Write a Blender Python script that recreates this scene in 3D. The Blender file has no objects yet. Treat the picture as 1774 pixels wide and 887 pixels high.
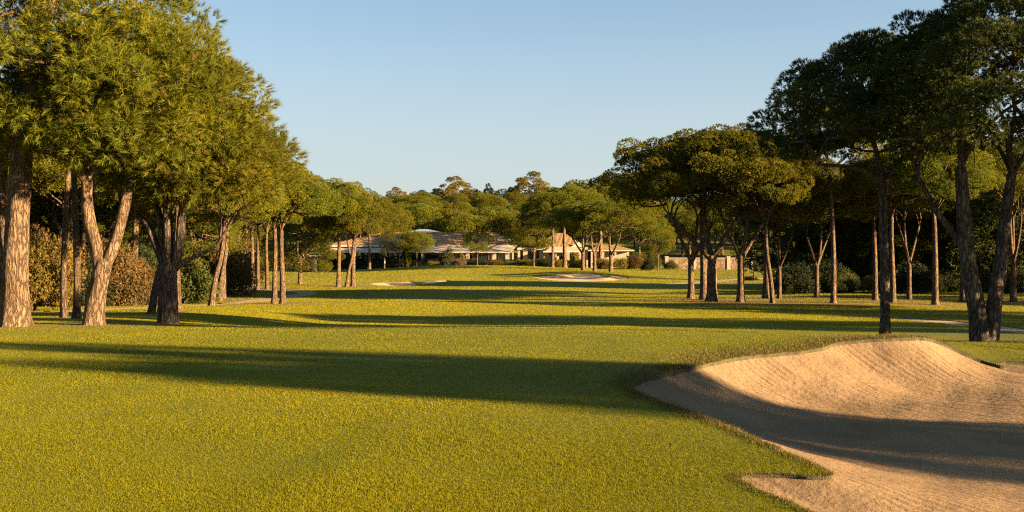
import bpy, math
import numpy as np
from mathutils import Vector
from mathutils.geometry import delaunay_2d_cdt

SC = bpy.context.scene
COL = SC.collection
R = math.radians
F, CX, HY, CAMZ = 1704.0, 887.0, 432.0, 1.7      # photo focal length (px), principal column, horizon row, eye height
SUN_AZ, SUN_EL = R(20), R(13.0)                 # sun stands to the right, a little behind the viewer
SUN_H = np.array([math.cos(SUN_AZ), -math.sin(SUN_AZ)])

# ------------------------------------------------------------------ terrain
_py = np.array([-400, 0, 19, 22, 26, 30, 40, 50, 60, 80, 100, 220, 2000], float)
_pz = np.array([0, 0, 0, -.03, -.36, -.76, -1.33, -1.5, -1.6, -1.7, -1.75, -1.75, -1.75])
_lz = np.array([0, 0, 0, -.01, -.16, -.36, -.88, -1.25, -1.5, -1.7, -1.75, -1.75, -1.75])
_g = np.arange(-60, 400, .25)
def _smooth(z, s=1.4):
    k = np.exp(-.5 * (np.arange(-6, 6.01, .25) / s) ** 2); k /= k.sum()
    zz = np.interp(_g, _py, z)
    return np.convolve(np.pad(zz, len(k) // 2, mode='edge'), k, 'valid')
_gz, _glz = _smooth(_pz), _smooth(_lz)
def ss(t):
    t = np.clip(t, 0, 1); return t * t * (3 - 2 * t)
def B(x, y):
    x = np.asarray(x, float); y = np.asarray(y, float)
    yy = y + 4 * ss((x - 3.5) / 5) * ss((y - 14) / 5)
    z = np.interp(yy, _g, _gz)
    zl = np.interp(yy, _g, _glz)
    w = ss((-x - 2 - .12 * y) / 7)
    z = z * (1 - w) + zl * w
    z = z + .17 * np.exp(-(((x - 6.9) / 2.0) ** 2 + ((y - 17.2) / 2.0) ** 2)) - .50 * ss((x - 7.1) / 2.1) * ss((22.5 - y) / 3) * ss((y - 4) / 4)          # lip of the greenside sand
    z = z + .07 * np.exp(-(((x - 1.5) / 4) ** 2 + ((y - 18.5) / 2.5) ** 2))
    far = ss((y - 32) / 20)
    z = z + far * (.07 * np.sin(x * .21 + y * .11) * np.sin(y * .17 + 1) + .05 * np.sin(x * .09 - y * .23 + 2))
    d = np.sqrt(((x + 4) / 27) ** 2 + ((y - 151) / 30) ** 2)
    z = z + .98 * ss(1.05 - d)                                                        # raised green
    z = z + .62 * np.exp(-((((x - 9.5) / 8) ** 2 + ((y - 125) / 9) ** 2)) ** 1.5)       # sand shoulders of the green
    z = z + .30 * np.exp(-((((x + 10.5) / 6) ** 2 + ((y - 117) / 7) ** 2)) ** 1.5)
    z = z + 14.0 * ss((y - 212) / 135) + 10 * ss((y - 420) / 400)
    return z

def hit(px, py, ymin=4.0, ymax=240.0):
    """ground point seen at a photo pixel"""
    ys = np.geomspace(ymin, ymax, 3000)
    xs = (px - CX) / F * ys
    rows = HY + F * (CAMZ - B(xs, ys)) / ys
    k = np.argmax(rows <= py) if (rows <= py).any() else int(np.argmin(rows))
    y = ys[k]; x = (px - CX) / F * y
    return float(x), float(y)
def PX(px, Y): return (px - CX) / F * Y
def PZ(py, Y): return CAMZ - (py - HY) / F * Y

# ------------------------------------------------------------------ object helpers
def mesh_np(name, V, T=None, Q=None, mats=(), smooth=False, midx=None, tint=None):
    me = bpy.data.meshes.new(name)
    V = np.ascontiguousarray(V, np.float32)
    T = np.zeros((0, 3), np.int32) if T is None else np.asarray(T, np.int32).reshape(-1, 3)
    Q = np.zeros((0, 4), np.int32) if Q is None else np.asarray(Q, np.int32).reshape(-1, 4)
    nl = T.size + Q.size; npoly = len(T) + len(Q)
    me.vertices.add(len(V)); me.vertices.foreach_set('co', V.ravel())
    me.loops.add(nl); me.loops.foreach_set('vertex_index', np.concatenate([T.ravel(), Q.ravel()]))
    me.polygons.add(npoly)
    ls = np.concatenate([np.arange(len(T)) * 3, T.size + np.arange(len(Q)) * 4]).astype(np.int32)
    me.polygons.foreach_set('loop_start', ls)
    for m in mats: me.materials.append(m)
    if midx is not None: me.polygons.foreach_set('material_index', np.asarray(midx, np.int32))
    me.polygons.foreach_set('use_smooth', np.full(npoly, bool(smooth)))
    if tint is not None:
        a = me.attributes.new('tint', 'FLOAT', 'POINT'); a.data.foreach_set('value', np.ascontiguousarray(tint, np.float32))
    me.update(calc_edges=True)
    return me
def obj(name, me, parent=None, loc=None):
    o = bpy.data.objects.new(name, me); COL.objects.link(o)
    if parent is not None: o.parent = parent
    if loc is not None: o.location = loc
    return o
def empty(name, loc, rz=0, scale=(1, 1, 1)):
    o = bpy.data.objects.new(name, None); COL.objects.link(o)
    o.location = loc; o.rotation_euler = (0, 0, rz); o.scale = scale; o.empty_display_size = .3
    return o
def tag(o, label=None, cat=None, group=None, kind=None):
    if label: o['label'] = label
    if cat: o['category'] = cat
    if group: o['group'] = group
    if kind: o['kind'] = kind
    return o
class MB:
    """collects boxes, prisms and tubes into one mesh"""
    def __init__(s): s.V = []; s.T = []; s.Q = []; s.n = 0
    def add(s, V, T=None, Q=None):
        V = np.asarray(V, float).reshape(-1, 3)
        if T is not None and len(T): s.T.append(np.asarray(T).reshape(-1, 3) + s.n)
        if Q is not None and len(Q): s.Q.append(np.asarray(Q).reshape(-1, 4) + s.n)
        s.V.append(V); s.n += len(V); return s
    def box(s, x0, x1, y0, y1, z0, z1):
        V = [(x, y, z) for z in (z0, z1) for y in (y0, y1) for x in (x0, x1)]
        return s.add(V, Q=[(0, 2, 3, 1), (4, 5, 7, 6), (0, 1, 5, 4), (1, 3, 7, 5), (3, 2, 6, 7), (2, 0, 4, 6)])
    def slab(s, quad, t):
        """a sheet through four corners with thickness t (downwards)"""
        a = np.array(quad, float); b = a.copy(); b[:, 2] -= t
        return s.add(np.vstack([a, b]), Q=[(0, 1, 2, 3), (7, 6, 5, 4), (0, 4, 5, 1), (1, 5, 6, 2), (2, 6, 7, 3), (3, 7, 4, 0)])
    def hip(s, x0, x1, y0, y1, z0, z1, hipl, hipr, t=.18):
        ym = (y0 + y1) / 2
        V = [(x0, y0, z0), (x1, y0, z0), (x1, y1, z0), (x0, y1, z0), (x0 + hipl, ym, z1), (x1 - hipr, ym, z1),
             (x0, y0, z0 - t), (x1, y0, z0 - t), (x1, y1, z0 - t), (x0, y1, z0 - t)]
        return s.add(V, T=[(1, 2, 5), (3, 0, 4)], Q=[(0, 1, 5, 4), (2, 3, 4, 5), (0, 6, 7, 1), (1, 7, 8, 2), (2, 8, 9, 3), (3, 9, 6, 0), (6, 9, 8, 7)])
    def arr(s):
        return (np.vstack(s.V), np.vstack(s.T) if s.T else None, np.vstack(s.Q) if s.Q else None)
    def build(s, name, mat, parent=None, smooth=False, tint=None):
        V, T, Q = s.arr()
        return obj(name, mesh_np(name, V, T, Q, (mat,), smooth, tint=tint), parent)

# ------------------------------------------------------------------ materials
def mat(name):
    m = bpy.data.materials.new(name); m.use_nodes = True
    n = m.node_tree.nodes; n.clear()
    return m, n, m.node_tree.links
def N(n, t, **kw):
    o = n.new(t)
    for k, v in kw.items():
        if k in o.inputs: o.inputs[k].default_value = v
        else: setattr(o, k, v)
    return o
def ramp(n, stops, interp='LINEAR'):
    r = n.new('ShaderNodeValToRGB'); e = r.color_ramp.elements; r.color_ramp.interpolation = interp
    while len(e) < len(stops): e.new(.5)
    for k, (p, c) in enumerate(stops): e[k].position = p; e[k].color = (*c, 1)
    return r
def noise(n, l, vec, scale, detail=4, rough=.55, dist=0):
    t = N(n, 'ShaderNodeTexNoise', Scale=scale, Detail=detail, Roughness=rough, Distortion=dist)
    if vec is not None: l.new(vec, t.inputs['Vector'])
    return t
def mix(n, l, fac, a, b, blend='MIX'):
    x = n.new('ShaderNodeMix'); x.data_type = 'RGBA'; x.blend_type = blend
    for sock, v in ((x.inputs[0], fac), (x.inputs[6], a), (x.inputs[7], b)):
        if isinstance(v, (int, float)): sock.default_value = v
        elif isinstance(v, tuple): sock.default_value = (*v, 1)
        else: l.new(v, sock)
    return x.outputs[2]
def math_(n, l, op, a, b=0.0):
    x = N(n, 'ShaderNodeMath', operation=op)
    for k, v in enumerate((a, b)):
        if isinstance(v, (int, float)): x.inputs[k].default_value = v
        else: l.new(v, x.inputs[k])
    return x.outputs[0]

def simple(name, color, rough=.7, var=.15, scale=3.0, bump=0.0, bscale=40, metal=0.0):
    m, n, l = mat(name)
    tc = N(n, 'ShaderNodeTexCoord')
    t = noise(n, l, tc.outputs['Object'], scale, 5)
    c = tuple(color)
    r = ramp(n, [(.3, tuple(v * (1 - var) for v in c)), (.7, tuple(min(1, v * (1 + var)) for v in c))])
    l.new(t.outputs['Fac'], r.inputs[0])
    p = N(n, 'ShaderNodeBsdfPrincipled', Roughness=rough, Metallic=metal)
    l.new(r.outputs[0], p.inputs['Base Color'])
    if bump:
        t2 = noise(n, l, tc.outputs['Object'], bscale, 4)
        b = N(n, 'ShaderNodeBump', Strength=bump, Distance=.05); l.new(t2.outputs['Fac'], b.inputs['Height']); l.new(b.outputs[0], p.inputs['Normal'])
    o = N(n, 'ShaderNodeOutputMaterial'); l.new(p.outputs[0], o.inputs[0])
    return m

def foliage(name, stops, transl=.25, spec=.12):
    m, n, l = mat(name)
    a = N(n, 'ShaderNodeAttribute', attribute_name='tint')
    oi = N(n, 'ShaderNodeObjectInfo')
    r = ramp(n, stops); l.new(a.outputs['Fac'], r.inputs[0])
    hs = N(n, 'ShaderNodeHueSaturation', Saturation=1.0)
    hv = math_(n, l, 'ADD', math_(n, l, 'MULTIPLY', oi.outputs['Random'], .03), .482); l.new(hv, hs.inputs['Hue'])
    vv = math_(n, l, 'ADD', math_(n, l, 'MULTIPLY', oi.outputs['Random'], .3), .85); l.new(vv, hs.inputs['Value'])
    l.new(r.outputs[0], hs.inputs['Color'])
    p = N(n, 'ShaderNodeBsdfPrincipled', Roughness=.55); p.inputs['Specular IOR Level'].default_value = spec
    l.new(hs.outputs[0], p.inputs['Base Color'])
    t = N(n, 'ShaderNodeBsdfTranslucent'); l.new(hs.outputs[0], t.inputs['Color'])
    mx = N(n, 'ShaderNodeMixShader', Fac=transl); l.new(p.outputs[0], mx.inputs[1]); l.new(t.outputs[0], mx.inputs[2])
    o = N(n, 'ShaderNodeOutputMaterial'); l.new(mx.outputs[0], o.inputs[0])
    return m

def bark(name, scale=1.0, dark=(.05, .034, .024), mid=(.135, .096, .062), light=(.27, .198, .128)):
    m, n, l = mat(name)
    tc = N(n, 'ShaderNodeTexCoord')
    mp = N(n, 'ShaderNodeMapping'); mp.inputs['Scale'].default_value = (13 * scale, 13 * scale, 3.0 * scale)
    l.new(tc.outputs['Object'], mp.inputs['Vector'])
    w = noise(n, l, mp.outputs[0], .9, 4, .6)
    va = N(n, 'ShaderNodeVectorMath', operation='ADD')
    sc = N(n, 'ShaderNodeVectorMath', operation='SCALE', Scale=2.2); l.new(w.outputs['Color'], sc.inputs[0])
    l.new(mp.outputs[0], va.inputs[0]); l.new(sc.outputs[0], va.inputs[1])
    v = N(n, 'ShaderNodeTexVoronoi', feature='DISTANCE_TO_EDGE', Scale=1.0); l.new(va.outputs[0], v.inputs['Vector'])
    edge = ramp(n, [(0.0, (0, 0, 0)), (.12, (.55, .55, .55)), (.42, (1, 1, 1))]); l.new(v.outputs['Distance'], edge.inputs[0])
    fine = noise(n, l, mp.outputs[0], 5, 6, .7); big = noise(n, l, tc.outputs['Object'], 1.4, 4)
    fr = ramp(n, [(.3, (0, 0, 0)), (.7, (1, 1, 1))]); l.new(fine.outputs['Fac'], fr.inputs[0])
    pc = mix(n, l, fr.outputs[0], mid, light)
    br = ramp(n, [(.3, (.65, .63, .62)), (.7, (1.2, 1.2, 1.2))]); l.new(big.outputs['Fac'], br.inputs[0])
    pc = mix(n, l, 1.0, pc, br.outputs[0], 'MULTIPLY')
    c = mix(n, l, edge.outputs[0], dark, pc)
    p = N(n, 'ShaderNodeBsdfPrincipled', Roughness=.9); p.inputs['Specular IOR Level'].default_value = .1
    l.new(c, p.inputs['Base Color'])
    h = math_(n, l, 'ADD', math_(n, l, 'MULTIPLY', edge.outputs[0], 1.0), math_(n, l, 'MULTIPLY', fine.outputs['Fac'], .7))
    b = N(n, 'ShaderNodeBump', Strength=1.0, Distance=.06 / scale); l.new(h, b.inputs['Height']); l.new(b.outputs[0], p.inputs['Normal'])
    o = N(n, 'ShaderNodeOutputMaterial'); l.new(p.outputs[0], o.inputs[0])
    return m

def ground_mat():
    m, n, l = mat('mown_grass')
    tc = N(n, 'ShaderNodeTexCoord'); co = tc.outputs['Object']
    at = N(n, 'ShaderNodeAttribute', attribute_name='litter')
    rg = N(n, 'ShaderNodeAttribute', attribute_name='rough')
    big = noise(n, l, co, .12, 4); mid = noise(n, l, co, .9, 5, .6); fin = noise(n, l, co, 14, 5, .7)
    vf = noise(n, l, co, 60, 3, .7)
    c1 = ramp(n, [(.25, (.078, .090, .0060)), (.55, (.112, .118, .0075)), (.8, (.140, .138, .010))]); l.new(mid.outputs['Fac'], c1.inputs[0])
    c2 = ramp(n, [(.3, (.76, .84, .7)), (.7, (1.16, 1.10, 1.15))]); l.new(big.outputs['Fac'], c2.inputs[0])
    c = mix(n, l, 1.0, c1.outputs[0], c2.outputs[0], 'MULTIPLY')
    c3 = ramp(n, [(.3, (.62, .66, .6)), (.7, (1.3, 1.26, 1.2))]); l.new(fin.outputs['Fac'], c3.inputs[0])
    c = mix(n, l, .75, c, c3.outputs[0], 'MULTIPLY')
    rc = ramp(n, [(.3, (.035, .050, .008)), (.7, (.085, .082, .018))]); l.new(mid.outputs['Fac'], rc.inputs[0])
    c = mix(n, l, math_(n, l, 'MULTIPLY', rg.outputs['Fac'], .75), c, rc.outputs[0])
    lc = ramp(n, [(.35, (.10, .062, .034)), (.65, (.19, .125, .07))]); l.new(fin.outputs['Fac'], lc.inputs[0])
    lf = math_(n, l, 'MULTIPLY', at.outputs['Fac'], math_(n, l, 'ADD', .35, mid.outputs['Fac']))
    c = mix(n, l, lf, c, lc.outputs[0])
    p = N(n, 'ShaderNodeBsdfPrincipled', Roughness=.8); p.inputs['Specular IOR Level'].default_value = .12
    l.new(c, p.inputs['Base Color'])
    h = math_(n, l, 'ADD', fin.outputs['Fac'], math_(n, l, 'MULTIPLY', vf.outputs['Fac'], .5))
    b = N(n, 'ShaderNodeBump', Strength=.5, Distance=.05); l.new(h, b.inputs['Height']); l.new(b.outputs[0], p.inputs['Normal'])
    o = N(n, 'ShaderNodeOutputMaterial'); l.new(p.outputs[0], o.inputs[0])
    return m

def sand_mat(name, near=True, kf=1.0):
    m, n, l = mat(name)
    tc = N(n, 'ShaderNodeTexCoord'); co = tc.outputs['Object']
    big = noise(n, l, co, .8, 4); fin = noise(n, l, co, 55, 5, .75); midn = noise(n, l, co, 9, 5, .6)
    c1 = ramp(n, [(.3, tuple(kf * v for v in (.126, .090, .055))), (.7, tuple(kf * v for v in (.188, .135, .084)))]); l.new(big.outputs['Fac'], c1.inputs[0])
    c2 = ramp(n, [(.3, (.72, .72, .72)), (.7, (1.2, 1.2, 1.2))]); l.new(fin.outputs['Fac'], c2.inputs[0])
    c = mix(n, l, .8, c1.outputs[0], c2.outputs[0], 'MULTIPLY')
    p = N(n, 'ShaderNodeBsdfPrincipled', Roughness=.95); p.inputs['Specular IOR Level'].default_value = .05
    l.new(c, p.inputs['Base Color'])
    h = math_(n, l, 'ADD', math_(n, l, 'MULTIPLY', fin.outputs['Fac'], .35), math_(n, l, 'MULTIPLY', midn.outputs['Fac'], 1.2))
    if near:
        mp = N(n, 'ShaderNodeMapping'); mp.inputs['Rotation'].default_value = (0, 0, R(-33)); l.new(co, mp.inputs['Vector'])
        wv = N(n, 'ShaderNodeTexWave', Scale=2.4, Distortion=1.6, Detail=3); wv.inputs['Detail Scale'].default_value = .9
        l.new(mp.outputs[0], wv.inputs['Vector'])
        msk = noise(n, l, co, .55, 2); mr = ramp(n, [(.46, (0, 0, 0)), (.56, (1, 1, 1))]); l.new(msk.outputs['Fac'], mr.inputs[0])
        h = math_(n, l, 'ADD', h, math_(n, l, 'MULTIPLY', math_(n, l, 'MULTIPLY', wv.outputs['Fac'], mr.outputs[0]), .3))
    b = N(n, 'ShaderNodeBump', Strength=.8, Distance=.035); l.new(h, b.inputs['Height']); l.new(b.outputs[0], p.inputs['Normal'])
    o = N(n, 'ShaderNodeOutputMaterial'); l.new(p.outputs[0], o.inputs[0])
    return m

M = {}
M['ground'] = ground_mat()
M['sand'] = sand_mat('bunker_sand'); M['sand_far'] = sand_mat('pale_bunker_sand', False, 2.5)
M['soil'] = simple('turf_edge_soil', (.04, .034, .014), .95, .5, 12, .6, 60)
M['path'] = simple('gravel_path', (.20, .150, .095), .95, .35, 1.2, .5, 50)
M['bark'] = bark('pine_bark'); M['bark_mid'] = bark('pine_bark_fine', .7)
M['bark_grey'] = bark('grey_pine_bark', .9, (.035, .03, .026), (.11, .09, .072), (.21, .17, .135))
M['needle'] = foliage('pine_needles', [(0, (.052, .070, .008)), (.5, (.108, .120, .009)), (.88, (.158, .152, .010)), (.97, (.142, .120, .02)), (1, (.17, .10, .03))], .35)
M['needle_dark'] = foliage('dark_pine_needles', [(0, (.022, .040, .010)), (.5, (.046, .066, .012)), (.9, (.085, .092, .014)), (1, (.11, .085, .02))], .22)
M['leaf_gold'] = foliage('golden_leaves', [(0, (.08, .076, .014)), (.6, (.15, .125, .02)), (1, (.20, .135, .03))], .3)
M['leaf_brown'] = foliage('brown_leaves', [(0, (.05, .04, .012)), (.5, (.10, .065, .022)), (1, (.17, .10, .035))], .3)
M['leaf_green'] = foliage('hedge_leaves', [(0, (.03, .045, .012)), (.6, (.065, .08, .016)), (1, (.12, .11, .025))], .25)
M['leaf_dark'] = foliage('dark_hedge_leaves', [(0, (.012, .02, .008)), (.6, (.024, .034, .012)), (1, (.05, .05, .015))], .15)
M['leaf_lime'] = foliage('lime_leaves', [(0, (.10, .11, .012)), (.6, (.17, .16, .018)), (1, (.22, .19, .03))], .35)
M['leaf_mauve'] = foliage('dusty_mauve_leaves', [(0, (.08, .06, .05)), (.6, (.16, .115, .09)), (1, (.24, .17, .12))], .25)
M['blade'] = foliage('grass_blades', [(0, (.076, .088, .0035)), (.5, (.130, .130, .0045)), (.85, (.182, .162, .007)), (1, (.25, .18, .025))], .34, .05)
M['fairway_blade'] = foliage('fairway_grass_blades', [(0, (.125, .120, .003)), (.5, (.200, .172, .0045)), (.85, (.235, .195, .007)), (1, (.26, .20, .03))], .48, .05)
M['dry_blade'] = foliage('dry_grass_blades', [(0, (.055, .055, .012)), (.5, (.10, .085, .02)), (1, (.19, .13, .05))], .3, .15)

# ------------------------------------------------------------------ world, sun, camera
w = bpy.data.worlds.new('World'); SC.world = w; w.use_nodes = True
wn, wl = w.node_tree.nodes, w.node_tree.links
bg = wn['Background']
sky = wn.new('ShaderNodeTexSky'); sky.sky_type = 'NISHITA'; sky.sun_disc = False
sky.sun_elevation = SUN_EL; sky.sun_rotation = R(90) + SUN_AZ
sky.air_density = .62; sky.dust_density = .25; sky.ozone_density = 1.6; sky.altitude = 900
gm_ = wn.new('ShaderNodeGamma'); gm_.inputs[1].default_value = .55; wl.new(sky.outputs[0], gm_.inputs[0])
hs_ = wn.new('ShaderNodeHueSaturation'); hs_.inputs['Saturation'].default_value = .72; hs_.inputs['Value'].default_value = 1.0; wl.new(gm_.outputs[0], hs_.inputs['Color'])
tm_ = wn.new('ShaderNodeMix'); tm_.data_type = 'RGBA'; tm_.blend_type = 'MULTIPLY'; tm_.inputs[0].default_value = 1; tm_.inputs[7].default_value = (.71, .90, .975, 1)
wl.new(hs_.outputs[0], tm_.inputs[6]); tcw = wn.new('ShaderNodeTexCoord'); sep_ = wn.new('ShaderNodeSeparateXYZ'); wl.new(tcw.outputs['Generated'], sep_.inputs[0])
mr_ = wn.new('ShaderNodeMapRange'); mr_.inputs[1].default_value = 0; mr_.inputs[2].default_value = .27; mr_.inputs[3].default_value = 1; mr_.inputs[4].default_value = 0; mr_.interpolation_type = 'SMOOTHSTEP'
wl.new(sep_.outputs[2], mr_.inputs[0])
hz_ = wn.new('ShaderNodeMix'); hz_.data_type = 'RGBA'; hz_.inputs[7].default_value = (1.63, 1.79, 1.67, 1)     # pale haze low in the sky
wl.new(mr_.outputs[0], hz_.inputs[0]); wl.new(tm_.outputs[2], hz_.inputs[6]); wl.new(hz_.outputs[2], bg.inputs[0]); bg.inputs[1].default_value = .05
ld = bpy.data.lights.new('sun', 'SUN'); ld.energy = 5.0; ld.angle = R(.5); ld.color = (1.0, .66, .33)
so = bpy.data.objects.new('sun', ld); COL.objects.link(so)
sv = Vector((-SUN_H[0] * math.cos(SUN_EL), -SUN_H[1] * math.cos(SUN_EL), -math.sin(SUN_EL)))
so.rotation_euler = sv.to_track_quat('-Z', 'Y').to_euler(); so.location = (60, -20, 40)
cd = bpy.data.cameras.new('camera'); cam = bpy.data.objects.new('camera', cd); COL.objects.link(cam)
cam.location = (0, 0, CAMZ); cam.rotation_euler = (R(90), 0, 0)
cd.sensor_width = 36; cd.lens = 36 * F / 1774; cd.shift_y = -11.5 / 1774; cd.clip_end = 5000
SC.camera = cam
SC.view_settings.view_transform = 'Standard'; SC.view_settings.look = 'None'
SC.view_settings.exposure = 2.96; SC.view_settings.gamma = 1; SC.view_settings.use_curve_mapping = False
SC.cycles.use_denoising = False; SC.cycles.filter_width = 1.2
SC.cycles.max_bounces = 6; SC.cycles.diffuse_bounces = 3; SC.cycles.transmission_bounces = 3; SC.cycles.transparent_max_bounces = 4

# ------------------------------------------------------------------ ground with sand and paths cut into it
def smooth_poly(P, step=None, iters=2, closed=True):
    P = [np.array(p, float) for p in P]
    for _ in range(iters):
        Q = []
        nP = len(P)
        for i in range(nP if closed else nP - 1):
            a, b = P[i], P[(i + 1) % nP]
            Q += [a * .75 + b * .25, a * .25 + b * .75]
        if not closed: Q = [P[0]] + Q + [P[-1]]
        P = Q
    return np.array(P)
def densify(P, step):
    out = []
    for i in range(len(P)):
        a, b = P[i], P[(i + 1) % len(P)]
        k = max(1, int(np.linalg.norm(b - a) / step))
        for j in range(k): out.append(a + (b - a) * j / k)
    return np.array(out)
def ribbon(c, wd):
    c = smooth_poly(c, iters=3, closed=False)
    t = np.gradient(c, axis=0); t /= np.linalg.norm(t, axis=1)[:, None]
    nrm = np.stack([-t[:, 1], t[:, 0]], 1)
    wv = wd * (1 + .15 * np.sin(np.arange(len(c)) * .7))[:, None] / 2
    return np.vstack([c + nrm * wv, (c - nrm * wv)[::-1]])
rng = np.random.default_rng(7)
near_sand = [(1.46, 12.1), (1.62, 12.75), (1.95, 13.3), (2.35, 13.85), (2.79, 14.5), (3.69, 15.6), (4.66, 16.0), (5.25, 16.35), (5.45, 16.75), (6.05, 16.95), (6.9, 17.05), (7.8, 17.6), (8.4, 17.75),
             (8.62, 17.45), (8.85, 17.5), (8.9, 18.1), (9.3, 19.6), (10.2, 20.6), (12.5, 19.5), (15, 16), (13, 10),
             (9, 6.6), (5.2, 4.6), (2.8, 4.7), (2.15, 5.6), (1.92, 6.5), (1.68, 7.15), (1.72, 7.45), (2.05, 7.45), (2.38, 7.35), (2.46, 7.5), (2.36, 8.0), (2.22, 8.7), (2.1, 9.5), (1.82, 10.5), (1.56, 11.4)]
P_near = smooth_poly(near_sand, iters=2); P_coarse = P_near
P_near = densify(P_near, .06)
jit = np.sin(np.arange(len(P_near)) * .9) * .012 + rng.normal(0, .010, len(P_near))
ctr = P_near.mean(0); dv = P_near - ctr; P_near = P_near + dv / np.linalg.norm(dv, axis=1)[:, None] * jit[:, None]
def px_poly(pts, ymin=60, step=.4):
    return densify(smooth_poly([hit(a, b, ymin) for a, b in pts], iters=2), step)
P_r1 = px_poly([(912, 479), (960, 476.5), (978, 473.5), (1010, 472.3), (1035, 474), (1047, 478), (1052, 480.5), (1060, 477), (1072, 477.5), (1094, 481),
                (1085, 484.5), (1050, 487), (1010, 488), (960, 486.5)])
P_l1 = px_poly([(636, 491), (665, 488.6), (695, 488.5), (712, 487.0), (722, 488.8), (724, 491.5), (715, 494.5), (690, 496), (655, 495)])
P_l2 = px_poly([(725, 491.5), (738, 487.5), (760, 485.5), (781, 485), (774, 488), (752, 490.5), (735, 493)])
path_a = densify(ribbon([hit(a, b, 24) for a, b in ((60, 541), (200, 535), (330, 529.5), (430, 523), (505, 513), (540, 506.5), (505, 503), (455, 501.5), (400, 501.5))], 1.7), .7)
path_b = densify(ribbon([hit(a, b, 24) for a, b in ((1900, 584), (1774, 572), (1700, 564), (1640, 557.5), (1560, 551))], 1.6), .5)
path_c = densify(ribbon([hit(a, b, 60) for a, b in ((1150, 492), (1205, 490.5), (1245, 486.5), (1290, 483), (1350, 481.5), (1420, 482))], 2.6), .8)
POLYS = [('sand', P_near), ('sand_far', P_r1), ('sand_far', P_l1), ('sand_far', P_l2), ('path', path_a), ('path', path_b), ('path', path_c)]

def inside(P, x, y):
    c = np.zeros(len(x), bool)
    bb = (x > P[:, 0].min()) & (x < P[:, 0].max()) & (y > P[:, 1].min()) & (y < P[:, 1].max())
    xs, ys = x[bb], y[bb]; cc = np.zeros(len(xs), bool)
    for i in range(len(P)):
        (x1, y1), (x2, y2) = P[i], P[(i + 1) % len(P)]
        if y1 == y2: continue
        k = ((y1 > ys) != (y2 > ys)) & (xs < (x2 - x1) * (ys - y1) / (y2 - y1) + x1)
        cc ^= k
    c[bb] = cc
    return c
def dist(P, x, y):
    d = np.full(len(x), 1e9)
    for i in range(len(P)):
        a, b = P[i], P[(i + 1) % len(P)]; ab = b - a
        t = np.clip(((x - a[0]) * ab[0] + (y - a[1]) * ab[1]) / max(ab @ ab, 1e-12), 0, 1)
        d = np.minimum(d, np.hypot(x - a[0] - t * ab[0], y - a[1] - t * ab[1]))
    return d

pts = []
ang = np.concatenate([np.linspace(-48, 48, 231), np.linspace(52, 308, 60)])
rad = np.geomspace(1.2, 2600, 250)
A_, R_ = np.meshgrid(np.radians(ang), rad)
A_ = A_ + rng.normal(0, .0004, A_.shape)
pts.append(np.stack([(R_ * np.sin(A_)).ravel(), (R_ * np.cos(A_)).ravel()], 1))
gx, gy = np.meshgrid(np.arange(1, 15.2, .085), np.arange(4.4, 21, .085))
q = np.stack([gx.ravel(), gy.ravel()], 1) + rng.normal(0, .012, (gx.size, 2))
pts.append(q[inside(P_near, q[:, 0], q[:, 1])])
for P in (P_r1, P_l1, P_l2):
    gx, gy = np.meshgrid(np.arange(P[:, 0].min(), P[:, 0].max(), .5), np.arange(P[:, 1].min(), P[:, 1].max(), .5))
    q = np.stack([gx.ravel(), gy.ravel()], 1) + rng.normal(0, .03, (gx.size, 2)); pts.append(q[inside(P, q[:, 0], q[:, 1])])
pts = np.vstack(pts)
keep = np.ones(len(pts), bool)
for k, P in POLYS:
    near = (pts[:, 0] > P[:, 0].min() - 1) & (pts[:, 0] < P[:, 0].max() + 1) & (pts[:, 1] > P[:, 1].min() - 1) & (pts[:, 1] < P[:, 1].max() + 1)
    idx = np.where(near)[0]
    tol = .03 if k == 'sand' else .15
    keep[idx] &= dist(P, pts[idx, 0], pts[idx, 1]) > tol
pts = pts[keep]
vin = [Vector(p) for p in pts.tolist()]; edges = []
for k, P in POLYS:
    s = len(vin); vin += [Vector(p) for p in P.tolist()]
    edges += [(s + i, s + (i + 1) % len(P)) for i in range(len(P))]
ov, oe, of, *_ = delaunay_2d_cdt(vin, edges, [], 0, 1e-5)
V2 = np.array([(v.x, v.y) for v in ov]); T2 = np.array([tuple(f) for f in of], np.int64)
cen = V2[T2].mean(1)
cls = np.full(len(T2), -1)
for i, (k, P) in enumerate(POLYS): cls[inside(P, cen[:, 0], cen[:, 1])] = i
a2 = (V2[T2[:, 1]] - V2[T2[:, 0]]); b2 = (V2[T2[:, 2]] - V2[T2[:, 0]])
flip = (a2[:, 0] * b2[:, 1] - a2[:, 1] * b2[:, 0]) < 0
T2[flip] = T2[flip][:, ::-1]
ZB = B(V2[:, 0], V2[:, 1])

def sub(mask):
    t = T2[mask]; u, inv = np.unique(t, return_inverse=True)
    return u, inv.reshape(-1, 3)
litter_spots = []
u, t = sub(cls < 0)
gv = np.column_stack([V2[u], ZB[u]])
skV, skQ = [], []; n0 = len(gv)
for k, P in POLYS:
    z = B(P[:, 0], P[:, 1]); dep = {'sand': .10, 'sand_far': .3, 'path': .12}[k]
    top = np.column_stack([P, z]); bot = np.column_stack([P, z - dep]); m_ = len(P); s = n0 + sum(len(a) for a in skV)
    skV += [top, bot]; i = np.arange(m_); j = (i + 1) % m_
    skQ.append(np.column_stack([s + i, s + j, s + m_ + j, s + m_ + i]))
gV = np.vstack([gv] + skV); gQ = np.vstack(skQ)
me = mesh_np('ground', gV, t, gQ, (M['ground'], M['soil']), True, np.concatenate([np.zeros(len(t)), np.ones(len(gQ))]))
ground = tag(obj('ground', me), kind='structure')

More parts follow.
